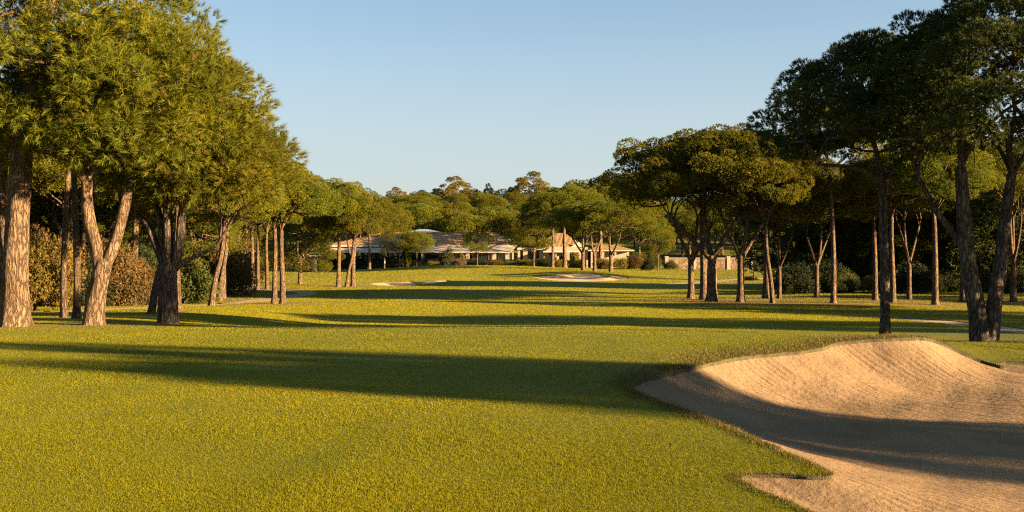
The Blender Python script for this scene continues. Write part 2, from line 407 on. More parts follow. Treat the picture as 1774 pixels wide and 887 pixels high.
sand_no = 0
for i, (k, P) in enumerate(POLYS):
    u, t = sub(cls == i)
    x, y = V2[u, 0], V2[u, 1]; d = dist(P, x, y)
    if k == 'sand':
        wd = np.interp(y, [11, 14.5], [2.8, 1.9]); fl = np.interp(y, [5, 7, 9.5, 13], [-.2, -.34, -.52, -.60]); fl = fl + .10 * ss((x - 6.5) / 2); b0 = B(x, y) - np.interp(y, [8, 14], [.03, .06])
        tt = np.clip(d / wd, 0, 1)
        z = b0 + (np.minimum(fl, b0 - .02) - b0) * (1 - (1 - tt) ** 2.0)
        z += np.clip(d, 0, .3) / .3 * (.018 * np.sin(x * 2.1 + np.sin(y * 1.7)) * np.sin(y * 1.9 + 1) + .008 * np.sin(x * 7 + y * 3) * np.sin(y * 8 - x * 2))
        zr = np.clip(d, 0, .3) / .3 * ss((y - 12.5) / 2)
        rk = .5 + .5 * np.sin((x * .84 + y * .54) * 2 * np.pi / .21 + 1.2 * np.sin(y * 1.3 + x * .7))
        z += zr * .016 * rk
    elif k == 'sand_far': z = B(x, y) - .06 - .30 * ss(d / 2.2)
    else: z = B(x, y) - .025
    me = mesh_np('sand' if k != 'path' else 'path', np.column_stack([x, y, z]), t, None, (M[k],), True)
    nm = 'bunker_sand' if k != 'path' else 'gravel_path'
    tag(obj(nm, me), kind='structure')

# ------------------------------------------------------------------ plant generator
def nrm(a): return a / np.maximum(np.linalg.norm(a, axis=-1, keepdims=True), 1e-9)
def catmull(P, m=5):
    P = np.asarray(P, float); Q = np.vstack([2 * P[0] - P[1], P, 2 * P[-1] - P[-2]]); out = []
    for i in range(1, len(Q) - 2):
        p0, p1, p2, p3 = Q[i - 1:i + 3]
        for t in np.linspace(0, 1, m, endpoint=False):
            out.append(.5 * ((2 * p1) + (-p0 + p2) * t + (2 * p0 - 5 * p1 + 4 * p2 - p3) * t * t + (-p0 + 3 * p1 - 3 * p2 + p3) * t ** 3))
    out.append(P[-1]); return np.array(out)
def tube(P, r, seg=8, m=4, rough=0.0, rg=None, flare=0.0):
    r = np.asarray(r, float)
    C = catmull(P, m); rr = np.interp(np.linspace(0, len(P) - 1, len(C)), np.arange(len(P)), r)
    if flare:
        L = np.concatenate([[0], np.cumsum(np.linalg.norm(np.diff(C, axis=0), axis=1))])
        rr = rr * (1 + flare * np.exp(-L / (r[0] * 1.3)))
    T = nrm(np.gradient(C, axis=0)); ref = np.array([1., 0, 0]) if abs(T[0][0]) < .9 else np.array([0, 1., 0])
    a = np.linspace(0, 2 * np.pi, seg, endpoint=False); V = []
    ph = rg.uniform(0, 6.28, 6) if rg is not None else np.zeros(6)
    for i in range(len(C)):
        u_ = nrm(ref - T[i] * (ref @ T[i])); v_ = np.cross(T[i], u_); ref = u_
        k = np.ones(seg)
        if rough:
            k = 1 + rough * (np.sin(3 * a + ph[0] + .35 * i) * .5 + np.sin(5 * a + ph[1] - .5 * i) * .35 + np.sin(2 * a + ph[2] + .9 * i) * .4)
            if flare: k = k + flare * .5 * math.exp(-i * .6) * np.sin(5 * a + ph[3])
        V.append(C[i] + rr[i] * k[:, None] * (np.cos(a)[:, None] * u_ + np.sin(a)[:, None] * v_))
    V.append(C[-1:] + T[-1] * rr[-1] * .6)
    V = np.vstack(V); n = len(C)
    i, j = np.meshgrid(np.arange(n - 1), np.arange(seg), indexing='ij'); j2 = (j + 1) % seg
    Q = np.stack([i * seg + j, i * seg + j2, (i + 1) * seg + j2, (i + 1) * seg + j], -1).reshape(-1, 4)
    jj = np.arange(seg); T3 = np.column_stack([(n - 1) * seg + jj, (n - 1) * seg + (jj + 1) % seg, np.full(seg, n * seg)])
    return V, T3, Q, C, rr
def needles(C, A, L, k, wd, spread, rg, tin):
    n = len(C)
    d = nrm(A[:, None, :] + spread * rg.normal(0, 1, (n, k, 3)))
    b = C[:, None, :] + A[:, None, :] * (rg.uniform(-.15, .45, (n, k, 1)) * L[:, None, None])
    ln = L[:, None, None] * rg.uniform(.65, 1.05, (n, k, 1))
    tip = b + d * ln; tip[..., 2] -= .05 * ln[..., 0]
    side = nrm(np.cross(d, nrm(A[:, None, :] + .55 * rg.normal(0, 1, (n, k, 3))))) * (wd / 2)
    V = np.stack([b - side, b + side, tip], 2).reshape(-1, 3)
    t = np.repeat(np.clip(np.repeat(tin, k) + rg.normal(0, .07, n * k), 0, 1), 3)
    return V, np.arange(len(V)).reshape(-1, 3), t

def make_tree(seed, stems, crown, ncush, rc, dens, L, k, wd, spread=.5, limbs=5, style='umbrella', seg=10, fine=True, shell=.6, lobe=1.0, per_lobe=12, under=.35, tierz=None, flare=.45, twig=.02, bare=0, tint0=.45):
    """stems: list of (points, radii); the first is the trunk, each of the others a fork. crown: cx, cy, rx, ry, zb, zt.
    Returns trunk mesh arrays, list of limb arrays and crown arrays."""
    rg = np.random.default_rng(seed)
    cx, cy, rx, ry, zb, zt = crown
    trunk = MB()
    V, T3, Q, C, rr = tube(stems[0][0], stems[0][1], seg, 6, .05, rg, flare); trunk.add(V, T3, Q)
    limbs_mb = []; ends = []
    if len(stems) == 1: ends.append((C[-1], C[-1] - C[-4], rr[-1]))
    for P, r in stems[1:]:
        mb = MB(); V, T3, Q, C, rr = tube(P, r, max(6, seg - 2), 5, .05, rg); mb.add(V, T3, Q)
        limbs_mb.append([mb, [C]]); ends.append((C[-1], C[-1] - C[-4], rr[-1], len(limbs_mb) - 1))
    # cushions of needles over the dome of the crown
    cus = []
    lob = rg.uniform(0, 6.28, 3)
    cand = rg.uniform(0, 1, (ncush * 14, 3))
    def place(cn):
        ph = cn[0] * 2 * math.pi; r = math.sqrt(cn[1]); rim = 1 + .10 * math.sin(3 * ph + lob[0]) + .08 * math.sin(5 * ph + lob[1])
        if style == 'umbrella': h = math.sqrt(max(0, 1 - (r * .985) ** 2)); z = zb + (zt - zb) * (h * .88 + .12 * (cn[2] - .5)); rr_ = r
        elif style == 'pine':
            t = cn[1]; prof = (math.sin(math.pi * min(1, (t * .86 + .14))) ** .6); z = zb + (zt - zb) * t; rr_ = prof * (.55 + .45 * cn[2] ** .5) * (1 - .25 * t)
        else: # ball
            t = cn[1] * 2 - 1; rr_ = math.sqrt(max(0, 1 - t * t)); z = (zb + zt) / 2 + (zt - zb) / 2 * t * (.9 + .1 * cn[2])
        return np.array([cx + rx * rr_ * rim * math.cos(ph), cy + ry * rr_ * rim * math.sin(ph), z])
    cp = np.array([place(c) for c in cand])
    sel = [0]; dmin = np.linalg.norm((cp - cp[0]) / (1, 1, .8), axis=1)
    wgt = rg.uniform(.6, 1, len(cp))
    while len(sel) < ncush:
        i = int(np.argmax(dmin * wgt)); sel.append(i); dmin = np.minimum(dmin, np.linalg.norm((cp - cp[i]) / (1, 1, .8), axis=1))
    cc = cp[sel]
    ctr_ = np.array([cx, cy, zb + (zt - zb) * (.15 if style == 'umbrella' else .45)])
    lobes = cc; cus, ctint = [], []
    for c in lobes:
        lr = lobe * rg.uniform(.75, 1.3); out = nrm(c - ctr_); tl = rg.normal(0, .14)
        nn = max(3, int(per_lobe * (lr / lobe) ** 2)); nf = int(nn * 1.7); ii = np.arange(nf) + .5
        th = np.pi * (1 + 5 ** .5) * ii + rg.uniform(0, 6.28); cz = 1 - 2 * ii / nf; sz = np.sqrt(1 - cz ** 2)
        d = nrm(np.column_stack([sz * np.cos(th), sz * np.sin(th), cz]) + rg.normal(0, .16, (nf, 3)))
        sc_ = d @ (.5 * out + np.array([0, 0, .5])) + rg.normal(0, .15, nf); sc_[d[:, 2] < -under] -= 2
        got = d[np.argsort(-sc_)[:nn]]
        for q in got: cus.append(c + q * lr * np.array([1, 1, .72])); ctint.append(tl)
    cus = np.array(cus)
    # limbs
    allpts, allown = [], []
    per = max(1, limbs // len(ends)); off = rg.uniform(0, 6.28)
    for ei, e in enumerate(ends):
        T0, dr, r0 = e[0], nrm(np.asarray(e[1])), e[2]
        for q in range(per):
            ph = off + (ei + q * len(ends)) * 2 * math.pi / (per * len(ends)) + rg.uniform(-.35, .35)
            fr = rg.uniform(.5, .8) if q or per < 4 else .15
            if style == 'umbrella':
                zz = zb + (zt - zb) * (.55 - .45 * fr ** 2 + rg.uniform(-.05, .1))
            else: zz = zb + (zt - zb) * rg.uniform(.35, .7)
            E = np.array([cx + rx * fr * math.cos(ph), cy + ry * fr * math.sin(ph), max(zz, T0[2] + .08 * (zt - zb))])
            if len(ends) > 1:
                E[:2] = E[:2] * .6 + (T0[:2] + (E[:2] - np.array([cx, cy])) * .75) * .4
            ctrl = T0 + .45 * np.linalg.norm(E - T0) * nrm(dr * .7 + nrm(E - T0) * .75 + np.array([0, 0, .25]))
            t = np.linspace(0, 1, 6)[:, None]
            P = (1 - t) ** 2 * T0 + 2 * t * (1 - t) * ctrl + t * t * E
            P[1:-1] += rg.normal(0, .03 * np.linalg.norm(E - T0), (4, 3)) * .6
            rad_ = np.linspace(r0 * (.72 if per < 3 else .58), max(.02, r0 * .16), 6)
            mb = MB(); V, T3, Q, C, rr = tube(P, rad_, max(5, seg - 3), 4, .04, rg); mb.add(V, T3, Q)
            limbs_mb.append([mb, [C]]); allpts.append(C[3:]); allown.append(np.full(len(C) - 3, len(limbs_mb) - 1))
            for _ in range(bare):
                i0 = rg.integers(4, len(C) - 4); dd = nrm(rg.normal(0, 1, 3) + np.array([0, 0, -.1])); ln = rg.uniform(.4, 1.1)
                P2 = np.array([C[i0], C[i0] + dd * ln * .5 + rg.normal(0, .06, 3), C[i0] + dd * ln])
                V, T3, Q, *_ = tube(P2, [rr[i0] * .3, rr[i0] * .2, .006], 4, 3); mb.add(V, T3, Q)
    ap = np.vstack(allpts); ao = np.concatenate(allown)
    for c in cc:
        dd = np.linalg.norm(ap - c, axis=1) + np.maximum(0, ap[:, 2] - c[2]) * 1.5
        i = int(np.argmin(dd)); s = ap[i]; mb = limbs_mb[ao[i]][0]
        mid_ = (s + c) / 2 + np.array([0, 0, -.08 * np.linalg.norm(c - s)]) + rg.normal(0, .06, 3) * np.linalg.norm(c - s)
        r_ = twig * (1 + np.linalg.norm(c - s) * .5)
        V, T3, Q, *_ = tube(np.array([s, mid_, c]), [r_ * 1.7, r_ * 1.1, r_ * .5], 5 if fine else 4, 3); mb.add(V, T3, Q)
    # tufts
    Cs, As, Ts, Ls = [], [], [], []
    for c, tl in zip(cus, ctint):
        r_ = rc * rg.uniform(.75, 1.25); n_ = max(4, int(dens * r_ * r_)); out = nrm(c - ctr_)
        d = nrm(rg.normal(0, 1, (n_, 3)) + .35 * out + np.array([0, 0, .2]))
        p = c + d * np.array([1, 1, .8]) * r_ * (rg.uniform(shell, 1.04, (len(d), 1)))
        Cs.append(p); As.append(nrm(d * .9 + np.array([0, 0, .3]) + .3 * out + rg.normal(0, .18, d.shape)))
        tt = np.full(len(d), tint0 + tl + rg.normal(0, .08)) + rg.normal(0, .05, len(d)); tt[rg.random(len(d)) < .012] = .99
        Ts.append(tt); Ls.append(L * rg.uniform(.75, 1.2, len(d)))
    Cs, As, Ts, Ls = np.vstack(Cs), np.vstack(As), np.concatenate(Ts), np.concatenate(Ls)
    V, T3, tt = needles(Cs, As, Ls, k, wd, spread, rg, Ts)
    return trunk, [m for m, _ in limbs_mb], (V, T3, tt)

class Plant:
    """mesh data of one tree; put() sets a copy of it in the scene as Empty > trunk, limbs, crown"""
    def __init__(s, name, arrs, bk, leaf, split_limbs):
        tr, lm, (V, T3, tt) = arrs
        v, t, q = tr.arr(); s.trunk = mesh_np(name + '_trunk', v, t, q, (bk,), True)
        s.limbs = []
        if split_limbs:
            for m_ in lm: v, t, q = m_.arr(); s.limbs.append(mesh_np(name + '_limb', v, t, q, (bk,), True))
        elif lm:
            al = MB()
            for m_ in lm: v, t, q = m_.arr(); al.add(v, t, q)
            v, t, q = al.arr(); s.limbs.append(mesh_np(name + '_branches', v, t, q, (bk,), True))
        s.split = split_limbs; s.leaf = leaf
        s.crown = mesh_np(name + '_crown', V, T3, None, (leaf,), False, tint=tt)
    def put(s, name, loc, rz, scale, label, cat, group=None, parts=True):
        e = empty(name, loc, rz, scale); tag(e, label, cat, group)
        obj('trunk', s.trunk, e)
        for lmesh in s.limbs: obj('limb' if s.split else 'branches', lmesh, e)
        obj('crown', s.crown, e)
        return e

# --- shared kinds (10 m tall unless said otherwise)
def kind(name, seed, stems, crown, leaf='needle', bk='bark_mid', split=False, **kw):
    return Plant(name, make_tree(seed, stems, crown, **kw), M[bk], M[leaf], split)
MID = dict(ncush=30, lobe=.62, per_lobe=4, rc=.52, dens=620, L=.115, k=7, wd=.034, shell=.84, spread=.55, limbs=6, seg=10, twig=.022)
K = {}
K['tall'] = kind('umbrella_pine_tall', 11, [([(0, 0, -.2), (.05, 0, 2), (.1, .05, 4), (.05, .1, 5.6)], [.24, .20, .17, .15])], (0, 0, 3.6, 3.6, 6.6, 10), **MID)
K['vase'] = kind('umbrella_pine_vase', 12, [([(0, 0, -.2), (.02, .02, 1.2), (0, 0, 2.7)], [.26, .23, .22]),
        ([(0, 0, 2.5), (-.5, .1, 3.6), (-1.3, .2, 5.2)], [.15, .13, .10]), ([(0, 0, 2.5), (.25, -.2, 3.8), (.4, -.3, 5.6)], [.15, .13, .1]), ([(0, 0, 2.4), (.8, .2, 3.5), (1.9, .3, 5.0)], [.14, .12, .09])],
        (0, 0, 4.6, 4.4, 6.0, 10), **dict(MID, ncush=44, limbs=9))
K['slim'] = kind('umbrella_pine_slim', 13, [([(0, 0, -.2), (-.05, 0, 2), (.1, .05, 4.5), (.3, .1, 6.4)], [.19, .16, .14, .12])], (.3, .1, 2.7, 2.7, 7.0, 10), **dict(MID, ncush=19))
K['lean'] = kind('leaning_pine', 14, [([(0, 0, -.2), (.25, 0, 1.6), (.7, .05, 3.4), (.9, .1, 5.2)], [.22, .19, .16, .14])], (1.1, 0, 3.3, 3.4, 5.6, 10), **dict(MID, ncush=30, limbs=7, under=.6))
K['bushy'] = kind('bushy_pine', 15, [([(0, 0, -.2), (0, 0, 1.2), (.05, 0, 2.6)], [.24, .2, .17])], (0, 0, 3.6, 3.6, 2.2, 10), style='pine', **dict(MID, ncush=44, under=.8, limbs=8))
FAR = dict(ncush=26, lobe=.95, per_lobe=4, rc=.80, dens=170, L=.18, k=7, wd=.07, shell=.84, spread=.6, limbs=5, seg=7, twig=.03, fine=False)
K['far_a'] = kind('far_umbrella_pine_a', 21, [([(0, 0, -.4), (.05, 0, 2.5), (0, 0, 5)], [.22, .18, .15])], (0, 0, 4.6, 4.6, 5.9, 10), **FAR)
K['far_b'] = kind('far_umbrella_pine_b', 22, [([(0, 0, -.4), (.1, 0, 2), (0, 0, 4)], [.24, .2, .17])], (.2, 0, 5.2, 5.0, 4.9, 10), **dict(FAR, ncush=30))
K['far_c'] = kind('far_tall_pine', 23, [([(0, 0, -.4), (.05, 0, 2.5), (-.1, 0, 5.5)], [.22, .18, .13])], (0, 0, 3.6, 3.2, 3.0, 10), style='pine', leaf='leaf_gold', **dict(FAR, ncush=27, lobe=.85, per_lobe=6, rc=.45, dens=300, limbs=9, under=.8, shell=.6, L=.24))
K['far_d'] = kind('far_dark_pine', 24, [([(0, 0, -.4), (.05, 0, 2.0), (-.1, 0, 4)], [.22, .18, .13])], (0, 0, 4.2, 4.0, 2.0, 10), style='ball', leaf='needle_dark', **dict(FAR, ncush=30, under=.9))
K['young'] = kind('young_pine', 25, [([(0, 0, -.2), (.05, 0, 1.8), (-.05, 0, 3.3)], [.22, .18, .16]), ([(0, 0, 3.1), (-.6, 0, 4.2), (-1, .1, 5.5)], [.12, .1, .08]), ([(0, 0, 3.1), (.7, 0, 4.2), (1.3, .1, 5.4)], [.12, .1, .08]), ([(0, 0, 3.0), (.1, .1, 4.2), (.2, .1, 5.8)], [.12, .1, .08])],
        (0, 0, 4.2, 4.2, 4.6, 10), style='ball', **dict(FAR, ncush=24, dens=160, under=.7, limbs=6))

def bush(name, seed, leaf, rx, ry, rz_, nc, rc=.35, dens=260, L=.16, k=5, wd=.05, spread=.7):
    dens *= 1.9; L *= .7; wd *= .62
    rg = np.random.default_rng(seed)
    st = MB()
    for q in range(5):
        ph = q * 1.26 + rg.uniform(0, .6); e = np.array([rx * .5 * math.cos(ph), ry * .5 * math.sin(ph), rz_ * 1.1])
        V, T3, Q, *_ = tube(np.array([(.05 * math.cos(ph), .05 * math.sin(ph), -.1), e * .5, e]), [.035, .025, .012], 5, 3); st.add(V, T3, Q)
    Cs, As, Ts = [], [], []
    for q in range(int(nc * 1.3)):
        d0 = nrm(rg.normal(0, 1, 3)); d0[2] = abs(d0[2]) * 1.0 - .35 * rg.random()
        c = np.array([rx, ry, 1.0 * rz_]) * d0 * rg.uniform(.35, 1.2) + np.array([0, 0, rz_ * .5]); r_ = rc * rg.uniform(.45, 1.25)
        d = nrm(rg.normal(0, 1, (int(dens * r_ * r_), 3)))
        p = c + d * r_ * rg.uniform(.6, 1.1, (len(d), 1)); p[:, 2] = np.maximum(p[:, 2], .03)
        Cs.append(p); As.append(nrm(d + np.array([0, 0, .3]) + rg.normal(0, .3, d.shape))); Ts.append(np.full(len(d), .45 + rg.normal(0, .16)) + rg.normal(0, .08, len(d)))
    Cs, As, Ts = np.vstack(Cs), np.vstack(As), np.concatenate(Ts)
    V, T3, tt = needles(Cs, As, np.full(len(Cs), L) * rg.uniform(.7, 1.2, len(Cs)), k, wd, spread, rg, Ts)
    v, t, q = st.arr()
    class S: pass
    s = S(); s.stem = mesh_np(name + '_stems', v, t, q, (M['bark_mid'],), True); s.leaf = mesh_np(name + '_foliage', V, T3, None, (M[leaf],), False, tint=tt)
    return s
def put_bush(s, name, loc, rz, scale, label, cat, group=None):
    e = empty(name, loc, rz, scale); tag(e, label, cat, group); obj('stems', s.stem, e); obj('foliage', s.leaf, e); return e

# ------------------------------------------------------------------ trees close to the viewer, each with limbs of its own
RX = {k: v for k, v in dict(tall=3.6, vase=4.6, slim=2.7, lean=3.9, bushy=3.6, far_a=4.6, far_b=5.2, far_c=3.6, far_d=4.2, young=4.2).items()}
class Near:
    def __init__(s, px, py, ymin=4, Y=None):
        if Y is None: s.x, s.y = hit(px, py, ymin)
        else: s.y = Y; s.x = PX(px, Y)
        s.px, s.z = px, float(B(s.x, s.y)); s.py = HY + F * (CAMZ - s.z) / s.y; s.m = s.y / F
    def p(s, px, py, dy=0.0): return ((px - s.px) * s.m, dy, (s.py - py) * s.m)
    def line(s, *a): return [s.p(*q) for q in a]
    def crown(s, x0, x1, y0, y1, depth=None, dy=0):
        c = s.p((x0 + x1) / 2, y1); rx = (x1 - x0) / 2 * s.m; return (c[0], dy, rx, depth or rx, c[2], s.p(0, y0)[2])
    def put(s, nm, label, seed, stems, crown, group=None, leaf='needle', bk='bark', kind_='stone pine', name='stone_pine', **kw):
        pl = Plant(nm, make_tree(seed, stems, crown, **kw), M[bk], M[leaf], True)
        return pl, pl.put(name, (s.x, s.y, s.z), 0, (1, 1, 1), label, kind_, group)
NEARK = dict(L=.175, k=26, wd=.0105, spread=.42, seg=24, twig=.016, bare=4, lobe=.70, per_lobe=12, rc=.27, shell=.72)

t = Near(25, 559, Y=22.2)
PL1, _ = t.put('thick_pine', 'thickest straight pine with deeply cracked bark and a pruned stub', 101,
    [(t.line((25, 575), (27, 470), (31, 380), (36, 280), (38, 205)), [.30, .265, .25, .235, .225]),
     (t.line((36, 235), (10, 200, -.1), (-25, 165, -.2), (-60, 110, -.2)), [.14, .125, .11, .08]),
     (t.line((38, 215), (52, 172, -.1), (78, 152, -.3), (140, 120, -.5)), [.19, .16, .13, .09]),
     (t.line((38, 215), (46, 150, .2), (60, 70, .3), (80, -20, .4)), [.15, .13, .1, .08])],
    t.crown(-140, 365, -170, 262, 3.0), style='pine', ncush=52, dens=265, limbs=9, under=.6, flare=.35, **NEARK)
t = Near(2, 558, Y=24.2)
t.put('edge_pine', 'pale pine trunk cut off by the picture edge beside the thick cracked trunk', 102,
    [(t.line((2, 575), (3, 450), (2, 330), (6, 240)), [.17, .15, .14, .13]),
     (t.line((5, 255), (18, 235), (28, 205), (34, 150)), [.08, .075, .06, .05]), (t.line((5, 255), (-14, 215), (-40, 170)), [.09, .08, .06])],
    t.crown(-190, 130, -60, 235, 2.2), style='pine', ncush=22, dens=265, limbs=5, under=.8, **NEARK)
t = Near(166, 558, Y=23.0)
PL4, _ = t.put('forked_pine', 'pine whose trunk forks low into two heavy stems shaped like a V', 103,
    [(t.line((161, 575), (166, 520), (174, 480), (181, 452)), [.23, .215, .20, .18]),
     (t.line((174, 470), (166, 425), (153, 375), (150, 330), (152, 292)), [.16, .15, .14, .13, .115]),
     (t.line((180, 460, .05), (193, 432, .05), (206, 385, .1), (216, 335, .15), (226, 285, .2)), [.15, .14, .125, .115, .10]),
     (t.line((152, 318), (135, 295, -.2), (108, 272, -.3), (75, 262, -.4)), [.09, .075, .06, .05]),
     (t.line((152, 305), (168, 293, -.2), (195, 287, -.4), (240, 270, -.6)), [.08, .065, .05, .04])],
    t.crown(50, 425, 66, 268, 2.5), style='pine', ncush=46, dens=265, limbs=10, under=.6, flare=.3, **NEARK)
t = Near(291, 556, Y=25.0)
PL5, _ = t.put('dark_pine', 'dark shaded pine with many limbs fanning out from a short trunk', 104,
    [(t.line((291, 572), (291, 520), (292, 485), (293, 458)), [.25, .225, .215, .2]),
     (t.line((288, 470), (272, 430), (258, 395), (238, 375, .1), (215, 362, .1)), [.10, .095, .085, .075, .06]),
     (t.line((290, 465), (284, 420), (276, 375), (262, 330, .2)), [.12, .11, .09, .07]),
     (t.line((293, 465), (293, 400, -.1), (292, 340, -.1), (290, 290, 0)), [.14, .125, .11, .08]),
     (t.line((298, 468), (314, 425, -.1), (320, 370, -.2), (338, 325, -.3)), [.13, .12, .10, .08]),
     (t.line((300, 470), (318, 452, .2), (345, 440, .2), (372, 425, .2)), [.07, .06, .05, .035])],
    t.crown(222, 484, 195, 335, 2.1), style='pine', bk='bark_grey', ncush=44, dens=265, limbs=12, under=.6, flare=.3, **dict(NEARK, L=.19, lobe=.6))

t = Near(1533, 577, Y=27.5)
PR1, _ = t.put('single_stem_pine', 'slender dark pine standing just past the bunker lip with a wide arching crown', 111,
    [(t.line((1533, 590), (1533, 500), (1531, 400), (1529, 318)), [.145, .125, .118, .115]),
     (t.line((1529, 328), (1505, 305, -.2), (1465, 292, -.4), (1405, 288, -.6)), [.085, .075, .06, .04]),
     (t.line((1530, 325), (1552, 290, .2), (1600, 250, .4)), [.08, .07, .05]),
     (t.line((1529, 322), (1520, 260, .1), (1500, 200, .2)), [.08, .07, .055])],
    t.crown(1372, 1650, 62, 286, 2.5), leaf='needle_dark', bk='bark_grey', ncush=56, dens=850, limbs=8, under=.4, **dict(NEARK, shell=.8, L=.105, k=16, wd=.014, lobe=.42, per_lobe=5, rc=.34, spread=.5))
t = Near(1705, 588, Y=24.5)
PR2, _ = t.put('twin_stem_pine', 'heavy dark pine with two thick stems spreading from one base by the path', 112,
    [(t.line((1704, 602), (1703, 592), (1701, 570)), [.33, .28, .10]),
     (t.line((1697, 590), (1693, 540), (1681, 480), (1672, 410), (1668, 340), (1664, 290)), [.235, .21, .20, .18, .155, .13]),
     (t.line((1716, 588), (1722, 540, .05), (1736, 460, .1), (1748, 380, .2), (1764, 300, .3)), [.21, .19, .16, .14, .11]),
     (t.line((1676, 440), (1655, 400, .2), (1628, 360, .3), (1600, 300, .4)), [.10, .09, .075, .05])],
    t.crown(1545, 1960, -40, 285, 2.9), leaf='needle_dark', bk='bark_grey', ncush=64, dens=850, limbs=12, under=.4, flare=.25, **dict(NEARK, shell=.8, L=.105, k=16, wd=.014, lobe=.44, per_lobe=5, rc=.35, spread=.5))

# ------------------------------------------------------------------ trees further off, placed by where their trunks meet the ground
def put(kd, px, py, top, half, label, rz=0.0, ymin=24, Y=None, group=None, cat='stone pine', name='stone_pine', tw=None):
    if Y is None: x, y = hit(px, py, ymin)
    else: x, y = PX(px, Y), Y
    z = float(B(x, y)); base = HY + F * (CAMZ - z) / y
    h = (base - top) / F * y; s = half / F * y / RX[kd]
    return K[kd].put(name, (x, y, z), rz, (s, s, h / 10), label, cat, group)

put('slim', 112, 552, 150, 90, 'thin pine pole with dead side twigs, between the thick cracked trunk and the V-forked pine', 1.0, Y=29)
put('slim', 133, 555, 120, 95, 'thin straight pine pole touching the V-forked pine', 2.2, Y=27.5)
put('lean', 262, 540, 230, 120, 'pine with a tilted brown trunk half hidden behind the dark fanning pine', .4, Y=36)
put('tall', 281, 536, 240, 110, 'shaded pine trunk standing directly behind the dark fanning pine', 2.0, Y=40)
put('tall', 308, 536, 230, 100, 'lit pine trunk peeping out beside the base of the dark fanning pine', 4.0, Y=42)
put('lean', 366, 526, 268, 95, 'slightly tilted pine with a lit trunk, first one past the dark fanning pine', .2, Y=52)
put('lean', 379, 516, 290, 80, 'thin pine leaning beside the bare sand path', .9, Y=62)
put('slim', 386, 512, 280, 70, 'thin pine pole hidden in part by the leaning pine beside the path', 3.0, Y=66)
put('tall', 475, 526, 285, 78, 'darker of a pair of straight pines rising together by the bend of the path', .5, ymin=45)
put('tall', 490, 526, 300, 84, 'slimmer lit pine of the straight pair by the bend of the path', 2.4, ymin=45)
put('slim', 447, 501, 335, 50, 'thin pine behind the straight pair, nearer the woods', 1.4, ymin=60)
put('tall', 463, 501, 330, 52, 'pine with a short bend, just behind the straight pair', 3.3, ymin=60)
put('slim', 424, 483, 350, 42, 'small distant pine trunk against dark hedge behind the path', .6, ymin=90)
put('slim', 408, 481, 345, 42, 'distant slanting pine trunk at the dark woodland edge', 2.6, ymin=90)
put('bushy', 520, 492, 362, 62, 'low bushy evergreen with foliage down to the lawn beside the straight pair', 1.1, ymin=70, cat='evergreen', name='bushy_evergreen')
put('tall', 586, 497, 318, 62, 'first trunk of the row of three pines before the clubhouse', .3, ymin=60)
put('lean', 600, 497, 345, 56, 'middle slanting trunk of the row of three pines before the clubhouse', .1, ymin=60)
put('vase', 612, 496, 338, 78, 'forked pine closest to the small bunker in the row of three', 1.9, ymin=60)
put('far_a', 640, 466, 352, 58, 'grey trunked pine standing against the clubhouse hedge', .5, Y=160)
put('young', 692, 468, 400, 29, 'young round pine with a bare stem before the clubhouse roof', .2, Y=155, cat='young pine', name='young_pine')
put('young', 722, 466, 405, 25, 'golden young tree with two slim stems under the white roof lantern', 1.4, Y=155, cat='young tree', name='young_pine')
put('young', 827, 459, 403, 23, 'small round tree alone behind the putting green', 2.4, Y=157, cat='young tree', name='young_pine')
put('young', 925, 459, 392, 32, 'dense round tree in front of the clubhouse corner', 3.3, Y=158, cat='young tree', name='young_pine')
G = 'umbrella pines behind the large bunker'
put('tall', 957, 459, 350, 48, 'dark umbrella pine at the end of the cluster beside the dense round tree', .3, Y=156, group=G)
put('tall', 978, 460, 327, 62, 'tall umbrella pine crowning the cluster behind the large bunker', 1.3, Y=160, group=G)
put('vase', 1010, 468, 352, 62, 'umbrella pine with a thick leaning trunk above the large bunker', 2.2, Y=141, group=G)
put('vase', 1030, 469, 358, 60, 'middle umbrella pine of the three above the large bunker', 4.0, Y=139, group=G)
put('vase', 1058, 473, 352, 70, 'wide forked umbrella pine at the outer end of the three above the large bunker', 5.0, Y=136, group=G)
put('far_a', 1040, 462, 325, 90, 'broad high umbrella pine crown rising behind the bunker cluster', .9, Y=172, group=G)
put('young', 1140, 465, 400, 22, 'small round pine near the garden hedge beyond the bunker', .7, Y=160, cat='young pine', name='young_pine')
# the grove across the fairway
G = 'umbrella pines of the grove across the fairway'
put('vase', 1197, 517, 268, 105, 'outermost pine of the grove with a shaded upper trunk', .3, ymin=40, group=G)
put('tall', 1219, 519, 250, 100, 'straight lit pine squeezed against the thick dark trunk of the grove', 1.7, ymin=40, group=G)
put('vase', 1234, 522, 232, 168, 'thick dark pine with the widest crown at the grove edge', 2.9, ymin=40, group=G)
put('vase', 1283, 523, 228, 120, 'sturdy pine with three raised forks in the grove', .1, ymin=40, group=G)
put('tall', 1327, 517, 245, 90, 'half lit pine trunk behind the bending one', .4, ymin=40, group=G)
put('lean', 1339, 525, 270, 78, 'pine with a gently bending trunk lit along its edge', 3.6, ymin=40, group=G)
put('vase', 1350, 517, 300, 70, 'dark forked pine close behind the bending trunk', 5.1, ymin=45, group=G)
put('vase', 1283, 482, 375, 34, 'small forked pine beside the grey path before the stone wall', 1.0, ymin=80, group=G)
put('far_d', 1306, 486, 385, 30, 'dark round evergreen by the grey path in the grove', 1.0, ymin=80, cat='evergreen', name='round_evergreen', group=G)
put('vase', 1415, 515, 310, 75, 'pale forked pine in a sunny patch of the grove', .5, ymin=45, group=G)
put('slim', 1443, 525, 190, 70, 'very tall slim pine with a pale straight trunk and no low limbs', 3.4, ymin=40, group=G)
put('tall', 1516, 520, 280, 75, 'dark pine trunk hidden in part by the slender pine past the bunker', 1.1, ymin=40, group=G)
